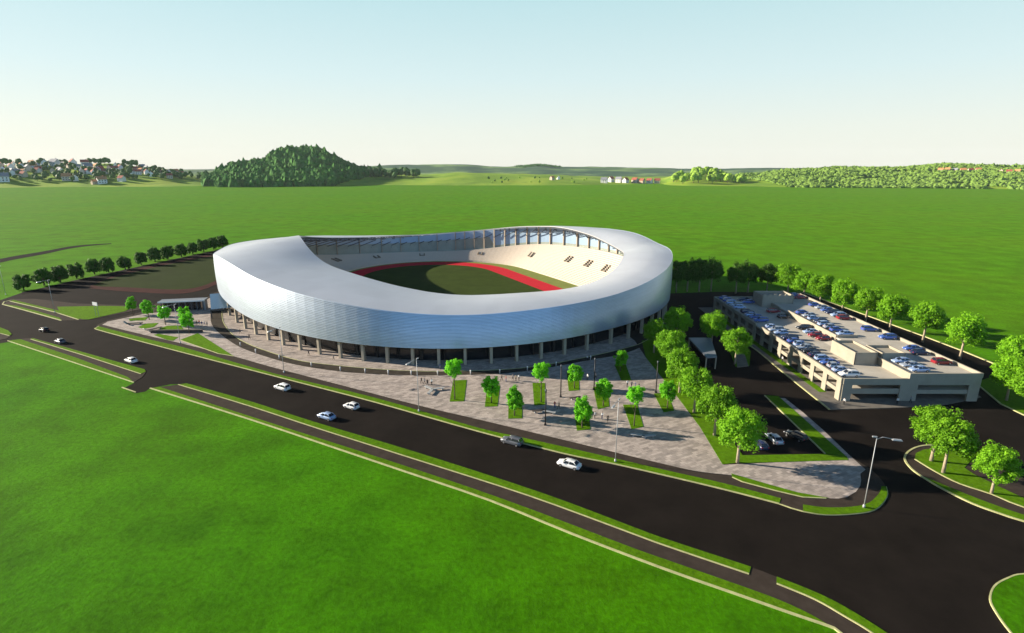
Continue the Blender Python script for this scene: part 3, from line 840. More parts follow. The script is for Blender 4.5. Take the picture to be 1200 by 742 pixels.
def tower(x0, x1, y0, y1, z0, z1, extra=None):
    m_ = MB(); t = 0.3
    m_.box(((x0 + x1) / 2, y0, (z0 + z1) / 2), (x1 - x0, t, z1 - z0)); m_.box(((x0 + x1) / 2, y1, (z0 + z1) / 2), (x1 - x0, t, z1 - z0))
    m_.box((x0 - .02, (y0 + y1) / 2, (z0 + z1) / 2 + .01), (t, y1 - y0 + t, z1 - z0 + .02)); m_.box((x1 + .02, (y0 + y1) / 2, (z0 + z1) / 2 + .01), (t, y1 - y0 + t, z1 - z0 + .02))
    m_.box(((x0 + x1) / 2, (y0 + y1) / 2, z1 - 0.7), (x1 - x0 - t, y1 - y0 - t, 0.2))
    if extra:
        for k in range(extra):
            m_.box((x0 + 0.6 + (x1 - x0 - 1.2) * k / (extra - 1), y0, z1 + 0.22), (0.8, t + .02, 0.45))
    return gpart(m_, 'stair_tower', M['concrete'])


tower(gx0 + 9.6, gx0 + 15.0, gy0 + 11.6, gy0 + 22, DL, DL + 3.3)
tower(gx0 + 16.5, gx0 + 22.2, gy0 + 11.6, gy0 + 18, DR, DR + 1.9)
tower(gx0 + 12.4, gx0 + 23.4, gy0 + 72.5, gy0 + 80, DL, DL + 4.3, 6)
m_ = MB()
for k in range(6): m_.box((gx0 + 12 + 0, gy0 + 8 + k * 14, 2.2), (0.5, 0.5, 4.4)); m_.box((gx0 + 25, gy0 + 8 + k * 14, 2.9), (0.5, 0.5, 5.9))
gpart(m_, 'inner_columns', M['concrete'])

# ================================================================== CARS
CARM = {
    'white': mat('white car paint', (0.74, 0.74, 0.73), 0.3, 0.0, spec=0.6),
    'silver': mat('silver car paint', (0.45, 0.50, 0.57), 0.3, 0.5, spec=0.5),
    'ice': mat('pale blue car paint', (0.33, 0.45, 0.68), 0.3, 0.3, spec=0.5),
    'blue': mat('blue car paint', (0.06, 0.13, 0.42), 0.28, 0.2, spec=0.6),
    'navy': mat('navy car paint', (0.018, 0.025, 0.07), 0.25, 0.1, spec=0.6),
    'black': mat('black car paint', (0.012, 0.013, 0.016), 0.25, spec=0.6),
    'red': mat('dark red car paint', (0.22, 0.012, 0.02), 0.28, spec=0.6),
    'grey': mat('grey car paint', (0.16, 0.17, 0.19), 0.3, 0.4, spec=0.5),
}


def car(name, label, kind, colour, loc, rz, group=None):
    t = thing(name, label, 'car', loc, rz, group)
    # stations along the length: x, half width, sill z, belt z
    if kind == 'sedan':
        st = [(-2.28, .66, .42, .72), (-2.2, .80, .30, .90), (-1.6, .88, .22, .97), (-.6, .90, .20, .95), (.6, .90, .20, .93), (1.2, .89, .20, .90), (1.75, .86, .22, .80), (2.15, .76, .28, .68), (2.28, .60, .36, .58)]
        cab = [(-1.75, .70, .96), (-1.15, .60, 1.38), (-.2, .60, 1.44), (.45, .58, 1.38), (1.15, .70, .91)]
    elif kind == 'wagon':
        st = [(-2.3, .74, .40, .80), (-2.24, .84, .30, 1.0), (-1.6, .90, .24, 1.05), (-.6, .92, .22, 1.04), (.6, .92, .22, 1.02), (1.2, .91, .22, 1.0), (1.8, .88, .24, .92), (2.15, .80, .30, .78), (2.28, .66, .38, .64)]
        cab = [(-2.2, .74, 1.03), (-1.85, .64, 1.52), (-.4, .66, 1.60), (.4, .62, 1.54), (1.1, .74, 1.0)]
    else:
        st = [(-1.95, .70, .40, .78), (-1.9, .80, .28, .95), (-1.4, .86, .22, .98), (-.5, .87, .20, .97), (.5, .87, .20, .94), (1.05, .86, .20, .90), (1.5, .83, .22, .80), (1.85, .74, .28, .68), (1.98, .60, .36, .58)]
        cab = [(-1.85, .70, .97), (-1.4, .60, 1.42), (-.4, .62, 1.48), (.2, .58, 1.42), (.95, .70, .91)]
    m_ = MB(); rings = []
    for x, hw, zs, zb in st:
        zm = zs + (zb - zs) * 0.55
        rings.append([(x, -hw * .92, zs), (x, -hw, zs + .12), (x, -hw, zm), (x, -hw * .95, zb - .05), (x, -hw * .80, zb), (x, 0, zb + .03), (x, hw * .80, zb), (x, hw * .95, zb - .05), (x, hw, zm), (x, hw, zs + .12), (x, hw * .92, zs)])
    k = len(rings[0])
    vs = [p for r_ in rings for p in r_]
    fs = []
    for i in range(len(rings) - 1):
        for j in range(k): fs.append((i * k + j, i * k + (j + 1) % k, (i + 1) * k + (j + 1) % k, (i + 1) * k + j))
    fs += [tuple(range(k - 1, -1, -1)), tuple((len(rings) - 1) * k + j for j in range(k))]
    m_.add(vs, fs)
    # roof skin and pillars in body colour
    a, b_, c_ = cab[1], cab[2], cab[3]
    for (x0, w0, z0), (x1, w1, z1) in ((a, b_), (b_, c_)):
        m_.add([(x0, -w0, z0 + .03), (x1, -w1, z1 + .03), (x1, w1, z1 + .03), (x0, w0, z0 + .03), (x0, -w0 * 1.03, z0 - .05), (x1, -w1 * 1.03, z1 - .05), (x1, w1 * 1.03, z1 - .05), (x0, w0 * 1.03, z0 - .05)],
               [(0, 1, 2, 3), (0, 4, 5, 1), (3, 2, 6, 7)])
    for sg in (-1, 1):
        for i, j in ((0, 1), (4, 3)):
            p0, p1 = cab[i], cab[j]
            m_.bar((p0[0], sg * p0[1] * 1.02, p0[2]), (p1[0], sg * p1[1] * 1.02, p1[2] + .01), .07)
        m_.bar((-.2, sg * .77, .95), (-.25, sg * .63, cab[2][2]), .07)
        m_.box((.85, sg * .98, 1.0), (.18, .2, .13))
    body = m_.build('body', CARM[colour], t, True)
    m_ = MB(); vs = []
    for x, hw, z in cab: vs += [(x, -hw, z), (x, hw, z)]
    base = [(cab[0][0], .80, .9), (cab[-1][0], .80, .88)]
    sd = []
    m_.add([(x, -w_, z) for x, w_, z in cab] + [(x, w_, z) for x, w_, z in cab], [(i, i + 1, 6 + i, 5 + i) for i in range(4)] + [(0, 4, 3, 2, 1), (5, 6, 7, 8, 9)])
    # side glass goes down to the belt line
    for sg in (-1, 1):
        q = [(cab[0][0] + .05, sg * .80, cab[0][2] - .03), (cab[1][0], sg * (cab[1][1] + .02), cab[1][2] - .02), (cab[2][0], sg * (cab[2][1] + .02), cab[2][2] - .02), (cab[3][0], sg * (cab[3][1] + .02), cab[3][2] - .02), (cab[4][0] - .05, sg * .79, cab[4][2] - .02)]
        m_.add(q, [(0, 1, 2, 3, 4) if sg > 0 else (4, 3, 2, 1, 0)])
    m_.build('windows', M['carglass'], t)
    wx = (st[0][0] + .85, st[-1][0] - .85)
    for x in wx:
        for sg in (-1, 1):
            m_ = MB(); m_.bar((x, sg * .70, .32), (x, sg * .93, .32), .64, n=14)
            wh = m_.build('wheel', M['tyre'], t)
            m_ = MB(); m_.bar((x, sg * .90, .32), (x, sg * .945, .32), .40, n=10); m_.build('rim', M['rim'], wh)
    for sg in (-1, 1):
        m_ = MB(); m_.box((st[-2][0] + .02, sg * .60, st[-2][3] - .08), (.22, .30, .13)); m_.build('headlight', M['lampglass'], t)
        m_ = MB(); m_.box((st[1][0] - .04, sg * .62, st[1][3] - .14), (.10, .30, .14)); m_.build('tail_light', M['taillight'], t)
    return t


def recolour(root, colour):
    for ch in root.children:
        if ch.name.startswith('body'):
            ch.material_slots[0].link = 'OBJECT'; ch.material_slots[0].material = CARM[colour]


PROTO = {}


def put_car(kind, colour, loc, rz, label, group, name='car'):
    if kind not in PROTO:
        PROTO[kind] = car(name, label, kind, colour, loc, rz, group); recolour(PROTO[kind], colour)
        return PROTO[kind]
    c = dup(PROTO[kind], loc, rz, label, group); recolour(c, colour); return c


RD = math.atan2(0.49, -0.87)                         # heading along the main road, towards the left
road_cars = [
    (52, 388.5, 'hatch', 'black', 'black car with light front at the left junction', 0.05),
    (71, 402, 'sedan', 'grey', 'grey car close to the grass strip at the left of the road', 0.0),
    (154, 424.5, 'sedan', 'white', 'white car just right of the left driveway lawn corner, alone on the road', 0.0),
    (331, 456.5, 'wagon', 'white', 'white estate car below the ribbed facade, last of the three together', 0.0),
    (383, 490.5, 'sedan', 'ice', 'pale blue car on the near lane of the main road', 0.0),
    (412, 478.5, 'hatch', 'white', 'white hatchback beside the pale blue car', 0.0),
    (600, 520, 'wagon', 'grey', 'grey estate car close to the plaza kerb', 0.0),
    (667, 547, 'sedan', 'white', 'white car with dark rear window nearest the camera', 0.0),
]
for x, y, k, c, lab, d in road_cars:
    put_car(k, c, (*G(x, y), 0.035), RD + d, lab, 'cars driving on the main road')
put_car('sedan', 'silver', (*G(907, 517), 0.035), R(96), 'silver car standing in the small car park under the trees', 'cars in the small car park')
put_car('wagon', 'black', (*G(932, 514), 0.035), R(118), 'black car beside the silver one in the small car park', 'cars in the small car park')
put_car('hatch', 'navy', (*G(891, 524), 0.035), R(93), 'dark blue car nearest the tree trunks in the small car park', 'cars in the small car park')
rows = [
    ('lower deck street side', gx0 + 3.5, DL, [(84.3, 'blue'), (80.6, 'blue'), (76.8, 'ice'), (73.5, 'silver'), (70.3, 'ice'), (63.7, 'navy'), (59.6, 'ice'), (56.6, 'blue'), (52.7, 'blue'), (44.7, 'ice'), (41.6, 'silver'), (38.4, 'ice'), (33.1, 'navy'), (30.0, 'blue'), (27.0, 'ice'), (24.2, 'silver'), (21.2, 'black'), (17.8, 'navy'), (14.8, 'ice'), (11.9, 'blue'), (9.2, 'silver'), (6.3, 'ice'), (3.4, 'white')]),
    ('lower deck left of the rear tower', gx0 + 9.6, DL, [(82.0, 'navy'), (78.2, 'blue')]),
    ('lower deck by the step wall', gx0 + 12.9, DL, [(64.3, 'red'), (56.9, 'black'), (43.7, 'black'), (39.4, 'ice'), (36.0, 'red'), (32.6, 'red')]),
    ('upper deck by the step wall', gx0 + 19.6, DR, [(57.6, 'blue'), (53.9, 'silver'), (50.2, 'ice'), (46.6, 'navy'), (43.4, 'ice'), (40.4, 'silver'), (37.2, 'blue'), (33.1, 'ice')]),
    ('upper deck field side', gx0 + 29.6, DR, [(83.5, 'blue'), (80.2, 'red'), (68.3, 'blue'), (64.6, 'silver'), (61.0, 'blue'), (57.6, 'navy'), (54.3, 'ice'), (50.7, 'red'), (37.8, 'blue'), (29.7, 'blue'), (19.4, 'blue'), (16.1, 'navy'), (8.6, 'red')]),
    ('upper deck before the low tower', gx0 + 20.2, DR, [(9.3, 'ice'), (6.3, 'silver'), (3.3, 'ice')]),
]
CN = {'ice': 'pale blue', 'navy': 'dark navy', 'red': 'dark red', 'silver': 'silver', 'blue': 'blue', 'black': 'black', 'white': 'white'}
ORD = ['first', 'second', 'third', 'fourth', 'fifth', 'sixth', 'seventh', 'eighth', 'ninth', 'tenth', 'eleventh', 'twelfth', 'thirteenth', 'fourteenth', 'fifteenth', 'sixteenth', 'seventeenth', 'eighteenth', 'nineteenth', 'twentieth', 'twenty-first', 'twenty-second', 'twenty-third', 'twenty-fourth', 'twenty-fifth', 'twenty-sixth', 'twenty-seventh', 'twenty-eighth', 'twenty-ninth', 'thirtieth']
rr = random.Random(3)
for where, x, z, lst in rows:
    byc = {}
    for dy, c in sorted(lst):
        byc.setdefault(c, []).append(dy)
    for dy, c in lst:
        same = byc[c]
        if len(same) == 1: lab = f'{CN[c]} car parked on {where}'
        else: lab = f'{CN[c]} car on {where}, {ORD[same.index(dy)]} {CN[c]} from the front'
        put_car(rr.choice(['sedan', 'sedan', 'hatch', 'wagon']), c, (x + rr.uniform(-.2, .2), gy0 + dy, z + 0.01), rr.choice([0, PI]) + rr.uniform(-.03, .03), lab, 'cars parked on the garage roof')

# ================================================================== TREES
def leaf_crown(seed, rx, rz, cz, nclump, nleaf, size, bottom_cut=-0.75):
    rnd = random.Random(seed); vs, fs = [], []
    cl = []
    for i in range(nclump):
        # clumps spread through the crown, denser near its outside
        th = rnd.uniform(0, 2 * PI); zz = rnd.uniform(bottom_cut, 0.95); rad = math.sqrt(max(0.02, 1 - zz * zz))
        k = rnd.uniform(0.45, 1.0) ** 0.6
        bump = 0.82 + 0.32 * noise.noise(Vector((math.cos(th) * 1.3 + seed, math.sin(th) * 1.3, zz * 1.6)))
        cl.append((Vector((math.cos(th) * rad * rx * k * bump, math.sin(th) * rad * rx * k * bump, cz + zz * rz * k * bump)), rnd.uniform(0.16, 0.30) * rx))
    for c, cr in cl:
        for j in range(nleaf):
            d = Vector((rnd.gauss(0, 1), rnd.gauss(0, 1), rnd.gauss(0, 0.8)))
            d.normalize(); p = c + d * cr * rnd.uniform(0.5, 1.05)
            nn = (d + Vector((rnd.uniform(-.7, .7), rnd.uniform(-.7, .7), rnd.uniform(-.2, .9)))).normalized()
            a = nn.orthogonal().normalized(); a.rotate(Matrix.Rotation(rnd.uniform(0, 2 * PI), 3, nn)); b = nn.cross(a)
            s1 = size * rnd.uniform(0.7, 1.3); s2 = s1 * rnd.uniform(0.5, 0.75)
            o = len(vs)
            vs += [p - a * s1 * .5, p + b * s2 * .5, p + a * s1 * .5 + nn * s1 * .1, p - b * s2 * .5]
            fs.append((o, o + 1, o + 2, o + 3))
    return vs, fs, cl


def trunk_mesh(seed, h, cz, r0, cl, nlimb=8):
    rnd = random.Random(seed + 99); m_ = MB()
    lean = (rnd.uniform(-.15, .15), rnd.uniform(-.15, .15))
    pts = [(0, 0, -0.1), (lean[0] * .3, lean[1] * .3, h * .25), (lean[0], lean[1], h * .55), (lean[0] * 1.3, lean[1] * 1.3, cz), (lean[0] * 1.5, lean[1] * 1.5, cz + (h - cz) * .6)]
    m_.tube(pts, [r0 * 1.35, r0, r0 * .8, r0 * .5, r0 * .15], 8)
    for k in range(nlimb):
        c, cr = cl[rnd.randrange(len(cl))]
        z0 = rnd.uniform(h * .32, cz); s_ = Vector((lean[0], lean[1], z0)); mid = s_.lerp(c, .5) + Vector((0, 0, -.1 * (c - s_).length))
        m_.tube([s_, mid, c], [r0 * .45, r0 * .3, r0 * .08], 5)
    return m_


TREES = {}


def tree_proto(key, seed, h, rx, rz, cz, nclump, nleaf, size, leafm, trunkm, r0):
    vs, fs, cl = leaf_crown(seed, rx, rz, cz, nclump, nleaf, size)
    m_ = MB(); m_.add(vs, fs)
    TREES[key] = (m_, trunk_mesh(seed, h, cz, r0, cl), leafm, trunkm)


for i in range(4): tree_proto(('big', i), 11 + i, 11.4, 4.3, 4.4, 7.1, 130, 74, 0.42, M['leaf'], M['trunk'], 0.24)
for i in range(3): tree_proto(('small', i), 31 + i, 7.2, 2.25, 3.0, 4.1, 80, 62, 0.36, M['leafv'], M['trunkd'], 0.12)
tree_proto(('tall', 0), 41, 10.6, 2.25, 2.7, 7.9, 64, 62, 0.36, M['leafv'], M['trunkd'], 0.12)
for i in range(3): tree_proto(('row', i), 51 + i, 7.6, 3.3, 4.2, 3.5, 110, 58, 0.50, M['leafdd'], M['trunkd'], 0.22)
for i in range(2): tree_proto(('dense', i), 61 + i, 16.0, 5.4, 6.2, 9.6, 110, 60, 0.62, M['leafd'], M['trunk'], 0.3)
MADE = {}


def tree(key, loc, label, group, s=1.0, rz=0.0, name='broadleaf_tree', cat='tree'):
    sc = (s * random.uniform(.95, 1.05), s * random.uniform(.95, 1.05), s)
    if key not in MADE:
        t = thing(name, label, cat, loc, rz, group); t.scale = sc
        cm, tm, lm, trm = TREES[key]
        cm.build('crown', lm, t); tm.build('trunk', trm, t, True); MADE[key] = t
        return t
    return dup(MADE[key], loc, rz, label, group, sc)


rt = random.Random(5)
bigs = [(864, 543, 1.0, 'tallest front tree with pale trunk at the corner of the small car park'),
        (837, 511, 1.0, 'leafy tree second from the front in the row beside the plaza'),
        (813, 484, .95, 'leafy tree third from the front in the row beside the plaza'),
        (796, 461, 1.0, 'leafy tree fourth from the front in the row beside the plaza'),
        (785, 432, 1.0, 'leafy tree fifth from the front in the plaza row, beside the bus shelter'),
        (766, 414, .95, 'leafy tree of the plaza row closest to the stadium facade'),
        (792, 403, 1.05, 'farthest leafy tree of the plaza row, behind the bus shelter'),
        (833, 408, 1.0, 'leafy tree right of the far end of the bus shelter'),
        (861, 427, .95, 'leafy tree on the small triangular island by the service road'),
        (1105, 555, .98, 'front tree with pale trunk on the right traffic island'),
        (1091, 541, .98, 'tree half hidden behind the front one on the right traffic island'),
        (1161.5, 579, .78, 'smaller single tree at the right end of the traffic island'),
        (1179, 470, 1.0, 'tree with thick crown right of the parking deck corner'),
        (1186, 440, 1.0, 'tree just behind the one at the parking deck corner'),
        (1203, 482, .95, 'tree cut by the right edge of the picture beside the deck'),
        (1124.5, 421, 1.0, 'tree nearest the front corner along the far side of the deck'),
        (1081, 401, 1.0, 'second tree from the front along the far side of the deck'),
        (1042, 388, .98, 'third tree from the front along the far side of the deck'),
        (1014, 378, .98, 'fourth tree from the front along the far side of the deck'),
        (986, 369, 1.0, 'fifth tree from the front along the far side of the deck'),
        (960, 359, 1.0, 'sixth tree from the front along the far side of the deck'),
        (941, 352, .95, 'seventh tree from the front along the far side of the deck'),
        (922, 348, 1.1, 'eighth tree from the front along the far side of the deck')]
for i, (x, y, s, lab) in enumerate(bigs):
    grp = 'tall trees beside the plaza' if i < 9 else ('trees on the right traffic island' if i < 12 else 'trees along the parking deck')
    tree(('big', i % 4), (*G(x, y), 0.1), lab, grp, s * (1.2 if i > 14 else 1.03), rt.uniform(0, 6))
dens = [(792, 343, .95, 'dark tree touching the right end of the stadium'), (805, 342, .98, 'dark tree second from the stadium in the far clump'), (819, 342, 1.0, 'dark tree third from the stadium in the far clump'), (833, 341.5, .97, 'dark tree fourth from the stadium, before the gap in the clump'), (862, 344, .92, 'dark tree left of the rear garage corner'), (876, 343, .92, 'dark tree right above the rear garage corner'), (898, 344, .9, 'dark tree behind the rear stair tower of the garage')]
for i, (x, y, s, lab) in enumerate(dens):
    tree(('dense', i % 2), (*G(x, y), 0.05), lab, 'dark trees behind the garage', s, rt.uniform(0, 6), 'dense_tree')
smalls = [(533, 469, ('tall', 0), 1.0, 'leftmost plaza tree with tall bare trunk'), (576, 473, ('small', 0), 1.0, 'small round tree second from left on the plaza'), (603, 488, ('small', 1), 1.0, 'small bright tree nearest the grey estate car'),
          (634, 472, ('tall', 0), .97, 'tall thin tree beside the dark post on the plaza'), (673, 456, ('small', 2), .95, 'small tree on the bed nearest the stadium'), (707, 477, ('small', 0), 1.0, 'small tree in the middle bed of the plaza'),
          (682, 502, ('small', 1), 1.0, 'small tree on the square bed closest to the road'), (743, 500, ('tall', 0), .9, 'thin tree on the slanting bed above the stone benches'), (727, 436, ('small', 2), .9, 'shaded small tree at the foot of the stadium'), (782, 479, ('small', 0), 1.0, 'small bright tree nearest the row of tall trees'),
          (156, 369, ('small', 1), 1.0, 'leftmost bright tree by the training ground lawn'), (175, 375, ('small', 2), 1.05, 'bright tree second from left in front of the pavilion'), (194, 381, ('small', 0), 1.05, 'bright tree third from left in front of the pavilion'), (218, 384, ('small', 1), 1.05, 'rear tree of the pair right of the pavilion trees'), (222, 391, ('small', 2), 1.05, 'front tree of the pair beside the large triangular lawn')]
for i, (x, y, k, s, lab) in enumerate(smalls):
    tree(k, (*G(x, y), 0.18), lab, 'small bright trees on the plaza', s, rt.uniform(0, 6), 'young_tree')
lefts = [(28, 340.5), (52, 335), (71, 331.5), (90, 327), (111, 322), (127.6, 319.7), (147, 316.7), (165.6, 311), (182, 307), (197, 304.4), (212.8, 301.7), (226, 298.3), (239, 295.6), (250.5, 293), (261, 291)]
for i, (x, y) in enumerate(lefts):
    lab = 'dark round tree at the left end of the long row' if i == 0 else ('dark round tree of the long row touching the stadium' if i == 14 else f'dark round tree, {ORD[i]} from the left in the long row')
    tree(('row', i % 3), (*G(x, y - .5), 0.03), lab, 'dark trees in a row behind the training ground', rt.uniform(1.06, 1.24), rt.uniform(0, 6), 'round_tree')

# ================================================================== STREET FURNITURE
def lamp(label, loc, rz):
    t = thing('street_lamp', label, 'street lamp', loc, rz, 'tall street lamps')
    m_ = MB(); m_.tube([(0, 0, 0), (0, 0, 6), (0, 0, 12.8)], [.085, .07, .05], 8); m_.tube([(0, 0, 0), (0, 0, .5)], [.22, .2], 8); m_.build('pole', M['galv'], t, True)
    m_ = MB(); m_.tube([(0, 0, 12.3), (.8, 0, 12.75), (2.2, 0, 12.6)], [.06, .055, .05], 6); m_.build('arm', M['galv'], t, True)
    m_ = MB(); m_.box((2.9, 0, 12.5), (1.5, .42, .2), 0, 0, .75); m_.build('lamp_head', M['galv'], t)
    m_ = MB(); m_.box((-.35, 0, 12.7), (.6, .3, .16)); m_.build('control_box', M['galv'], t)
    return t


RN = math.atan2(-0.87, -0.49)
lm0 = lamp('tall street lamp standing on the corner grass strip', (*G(1012, 596), 0.2), R(-12))
for x, y, lab in ((721, 542, 'street lamp on the verge near the white car'), (491, 483, 'street lamp on the verge left of the first plaza tree'), (333, 437.5, 'street lamp on the verge above the white estate car'), (211.5, 403, 'street lamp at the edge of the triangular lawn'), (64.5, 367, 'street lamp on the left grass median'), (7, 346, 'street lamp at the left edge of the picture')):
    dup(lm0, (*G(x, y), 0.15), RN, lab)


def plaza_post(label, loc):
    t = thing('plaza_light', label, 'post light', loc, 0, 'dark post lights on the plaza')
    m_ = MB(); m_.tube([(0, 0, 0), (0, 0, 7.6)], [.14, .12], 8); m_.build('post', M['post'], t, True)
    m_ = MB(); m_.tube([(0, 0, 7.6), (0, 0, 8.3)], [.2, .2], 8); m_.build('lamp_shade', M['steel'], t, True)
    m_ = MB(); m_.box((0, 0, .15), (.5, .5, .3)); m_.build('foot', M['post'], t)
    return t


pp = plaza_post('dark post light nearest the road on the plaza', (*G(639, 499), 0.14))
for x, y, lab in ((696, 457, 'dark post light beside the people near the ring'), (768.5, 461, 'dark post light left of the tall tree row'), (657, 466, 'dark post light between two beds near the stadium')):
    dup(pp, (*G(x, y), 0.14), 0, lab)
t = thing('bollard_light', 'small white bollard light on the edge of the dark ring', 'bollard', (*G(327.6, 421.5), 0.14), 0, 'white bollard lights along the ring')
m_ = MB(); m_.tube([(0, 0, 0), (0, 0, .95)], [.15, .14], 8); m_.build('post', M['galv'], t, True)
m_ = MB(); m_.tube([(0, 0, .95), (0, 0, 1.25), (0, 0, 1.32)], [.19, .19, .1], 8); m_.build('lamp_head', M['white'], t, True)
bl0 = t
for x, y in ((282, 406.5), (300, 414.5), (365, 430.5), (399, 435.7), (428, 438), (455, 439.7), (482, 440.3), (513, 440.5), (551.6, 439.8), (585.7, 438.6), (618, 435), (651.7, 429.7), (692, 422.4), (726, 416)):
    dup(bl0, (*G(x, y), 0.14))


def bench(label, loc, rz, m, three=False, group='benches on the plaza', first=True):
    t = thing('bench', label, 'bench', loc, rz, group)
    for k in range(3 if three else 1):
        a = 2 * PI * k / 3
        d = Vector((math.cos(a), math.sin(a)))
        m_ = MB(); c = d * (1.5 if three else 0); m_.box((c.x, c.y, .47), (2.9, .75, .14), a); m_.build('seat', m, t)
        for q in (-.9, .9):
            m_ = MB(); e = c + d * q; m_.box((e.x, e.y, .2), (.16, .6, .4), a); m_.build('leg', M['bench'], t)
    return t


bench('star shaped grey stone bench left of the first plaza tree', (*G(507, 458.5), 0.14), 0.3, M['bench'], True)
for x, y, rz, m, lab in ((631, 484, .2, 'benchdark', 'dark bench just left of the tall post light'), (644, 485, -.4, 'bench', 'grey bench just right of the tall post light'), (674, 468.5, .3, 'benchdark', 'dark bench below the bed nearest the stadium'), (747, 512.5, -.2, 'bench', 'left grey bench of the pair near the road verge'), (760, 513.5, .25, 'bench', 'right grey bench of the pair near the road verge')):
    bench(lab, (*G(x, y), 0.14), rz, M[m])


def lounger(label, loc, rz):
    t = thing('lounger', label, 'lounger', loc, rz, 'dark loungers on the left plaza')
    m_ = MB(); m_.box((0, 0, .45), (5.0, 1.2, .18)); m_.build('seat', M['benchdark'], t)
    m_ = MB(); m_.bar((-2.4, 0, .5), (-3.3, 0, 1.25), 1.1, .16); m_.build('backrest', M['bench'], t)
    for q in (-1.8, 1.8):
        m_ = MB(); m_.box((q, 0, .18), (.2, 1.0, .36)); m_.build('leg', M['bench'], t)


lounger('left dark lounger near the tip of the plaza', (*G(158, 380.5), 0.14), .25)
lounger('dark lounger right of the other, nearer the planter wall', (*G(181, 387), 0.14), 1.0)
m_ = MB(); m_.box((0, 0, .45), (17, .9, .9), 0, 0, .97); m_.box((0, 0, .93), (17.1, 1.0, .1))
p0, p1 = Vector(G(187, 390.5)), Vector(G(228, 390))
o = m_.build('planter_wall', M['benchdark']); o.location = (*((p0 + p1) / 2), 0.14); o.rotation_euler = (0, 0, math.atan2(p1.y - p0.y, p1.x - p0.x))
tag(o, 'long low dark planter wall in front of the pavilion trees', 'planter')

# signboard on the left lawn
t = thing('signboard', 'white signboard on two thin posts on the left lawn', 'sign', (*G(114, 371), 0.18), R(-25))
m_ = MB(); m_.box((0, 0, 4.7), (2.9, .18, 1.25)); m_.build('panel', M['white'], t)
for q in (-.9, .9):
    m_ = MB(); m_.tube([(q, .12, 0), (q, .12, 5.2)], [.07, .07], 6); m_.build('post', M['galv'], t)

# pavilion on the left plaza
p0, p1 = Vector(G(189, 366.5)), Vector(G(240, 364)); c = (p0 + p1) / 2; d = p1 - p0; L = d.length; a = math.atan2(d.y, d.x)
t = thing('pavilion', 'dark glazed pavilion with flat white edged roof left of the stadium', 'pavilion', (c.x, c.y, 0.14), a)
m_ = MB(); m_.box((0, 1.9, 4.0), (L + 1.0, 4.6, .3)); m_.build('roof', M['shelterroof'], t)
m_ = MB(); m_.box((0, -.46, 4.0), (L + 1.1, .14, .55)); m_.build('fascia', M['white'], t)
m_ = MB(); m_.box((-.5, 3.2, 1.85), (L - 2.2, 3.2, 3.7)); m_.build('wall', M['darkglass'], t)
for k in range(8):
    m_ = MB(); m_.box((-L / 2 + .4 + (L - .8) * k / 7, 0.1, 1.87), (.28, .28, 3.74)); m_.build('column', M['steel'], t)
m_ = MB()
for k in range(11): m_.box((-L / 2 + 1 + (L - 3) * k / 10, 1.62, 1.85), (.16, .14, 3.6))
m_.build('mullions', M['steel'], t)
m_ = MB(); m_.box((L / 2 - .2, 2.0, 1.8), (1.0, 3.0, 3.6)); m_.build('end_wall', M['bench'], t)
# glass canopy at the foot of the facade
q0, q1, q2, q3 = (Vector((*G(x, y, z), z)) for x, y, z in ((247, 363, 3.4), (275, 360, 3.4), (258, 344, 5.6), (246, 345, 5.6)))
c = (q0 + q1 + q2 + q3) / 4
t = thing('glass_canopy', 'blue glass canopy leaning beside the left foot of the facade', 'canopy', (c.x, c.y, 0.14))
base = Vector((c.x, c.y, .14)); m_ = MB(); up = Vector((0, 0, .12))
m_.add([q - base for q in (q0, q1, q2, q3)] + [q - base + up for q in (q0, q1, q2, q3)], [(3, 2, 1, 0), (4, 5, 6, 7), (0, 1, 5, 4), (1, 2, 6, 5), (2, 3, 7, 6), (3, 0, 4, 7)])
m_.build('glass_panel', M['canopyglass'], t)
for q in (q0, q1, q2, q3):
    m_ = MB(); e = q - base; m_.bar((e.x, e.y, 0), (e.x, e.y, e.z), .25); m_.build('post', M['steel'], t)
# railing at the top of the ring
p0, p1 = Vector(G(247, 365.5)), Vector(G(277, 365.5)); d = p1 - p0
t = thing('railing', 'dark railing across the left end of the paved ring', 'railing', (p0.x, p0.y, .17))
for z in (.35, .7, 1.1):
    m_ = MB(); m_.bar((0, 0, z), (d.x, d.y, z), .09); m_.build('rail', M['post'], t)
for k in range(7):
    m_ = MB(); f = k / 6; m_.bar((d.x * f, d.y * f, 0), (d.x * f, d.y * f, 1.12), .09); m_.build('post', M['post'], t)

# bus shelter by the tall trees
q = [Vector(G(x, y, 3.6)) for x, y in ((828, 419.3), (840, 418.6), (833, 396.4), (807, 396.4))]
c = (q[0] + q[1] + q[2] + q[3]) / 4
t = thing('bus_shelter', 'long flat roofed shelter with dark open side among the tall trees', 'shelter', (c.x, c.y, .03))
m_ = MB(); m_.slab([tuple(v - c) for v in q], 3.4, 3.75); m_.add([(*(v - c), 3.4) for v in q], [(0, 1, 2, 3)]); m_.build('roof', M['shelterroof'], t)
inn = [c + (v - c) * .8 for v in q]
m_ = MB(); m_.slab([tuple(v - c) for v in inn], 0, 3.4); m_.build('wall', M['darkglass'], t)
for v in q:
    m_ = MB(); e = (v - c) * .95; m_.bar((e.x, e.y, 0), (e.x, e.y, 3.42), .28); m_.build('post', M['pier'], t)

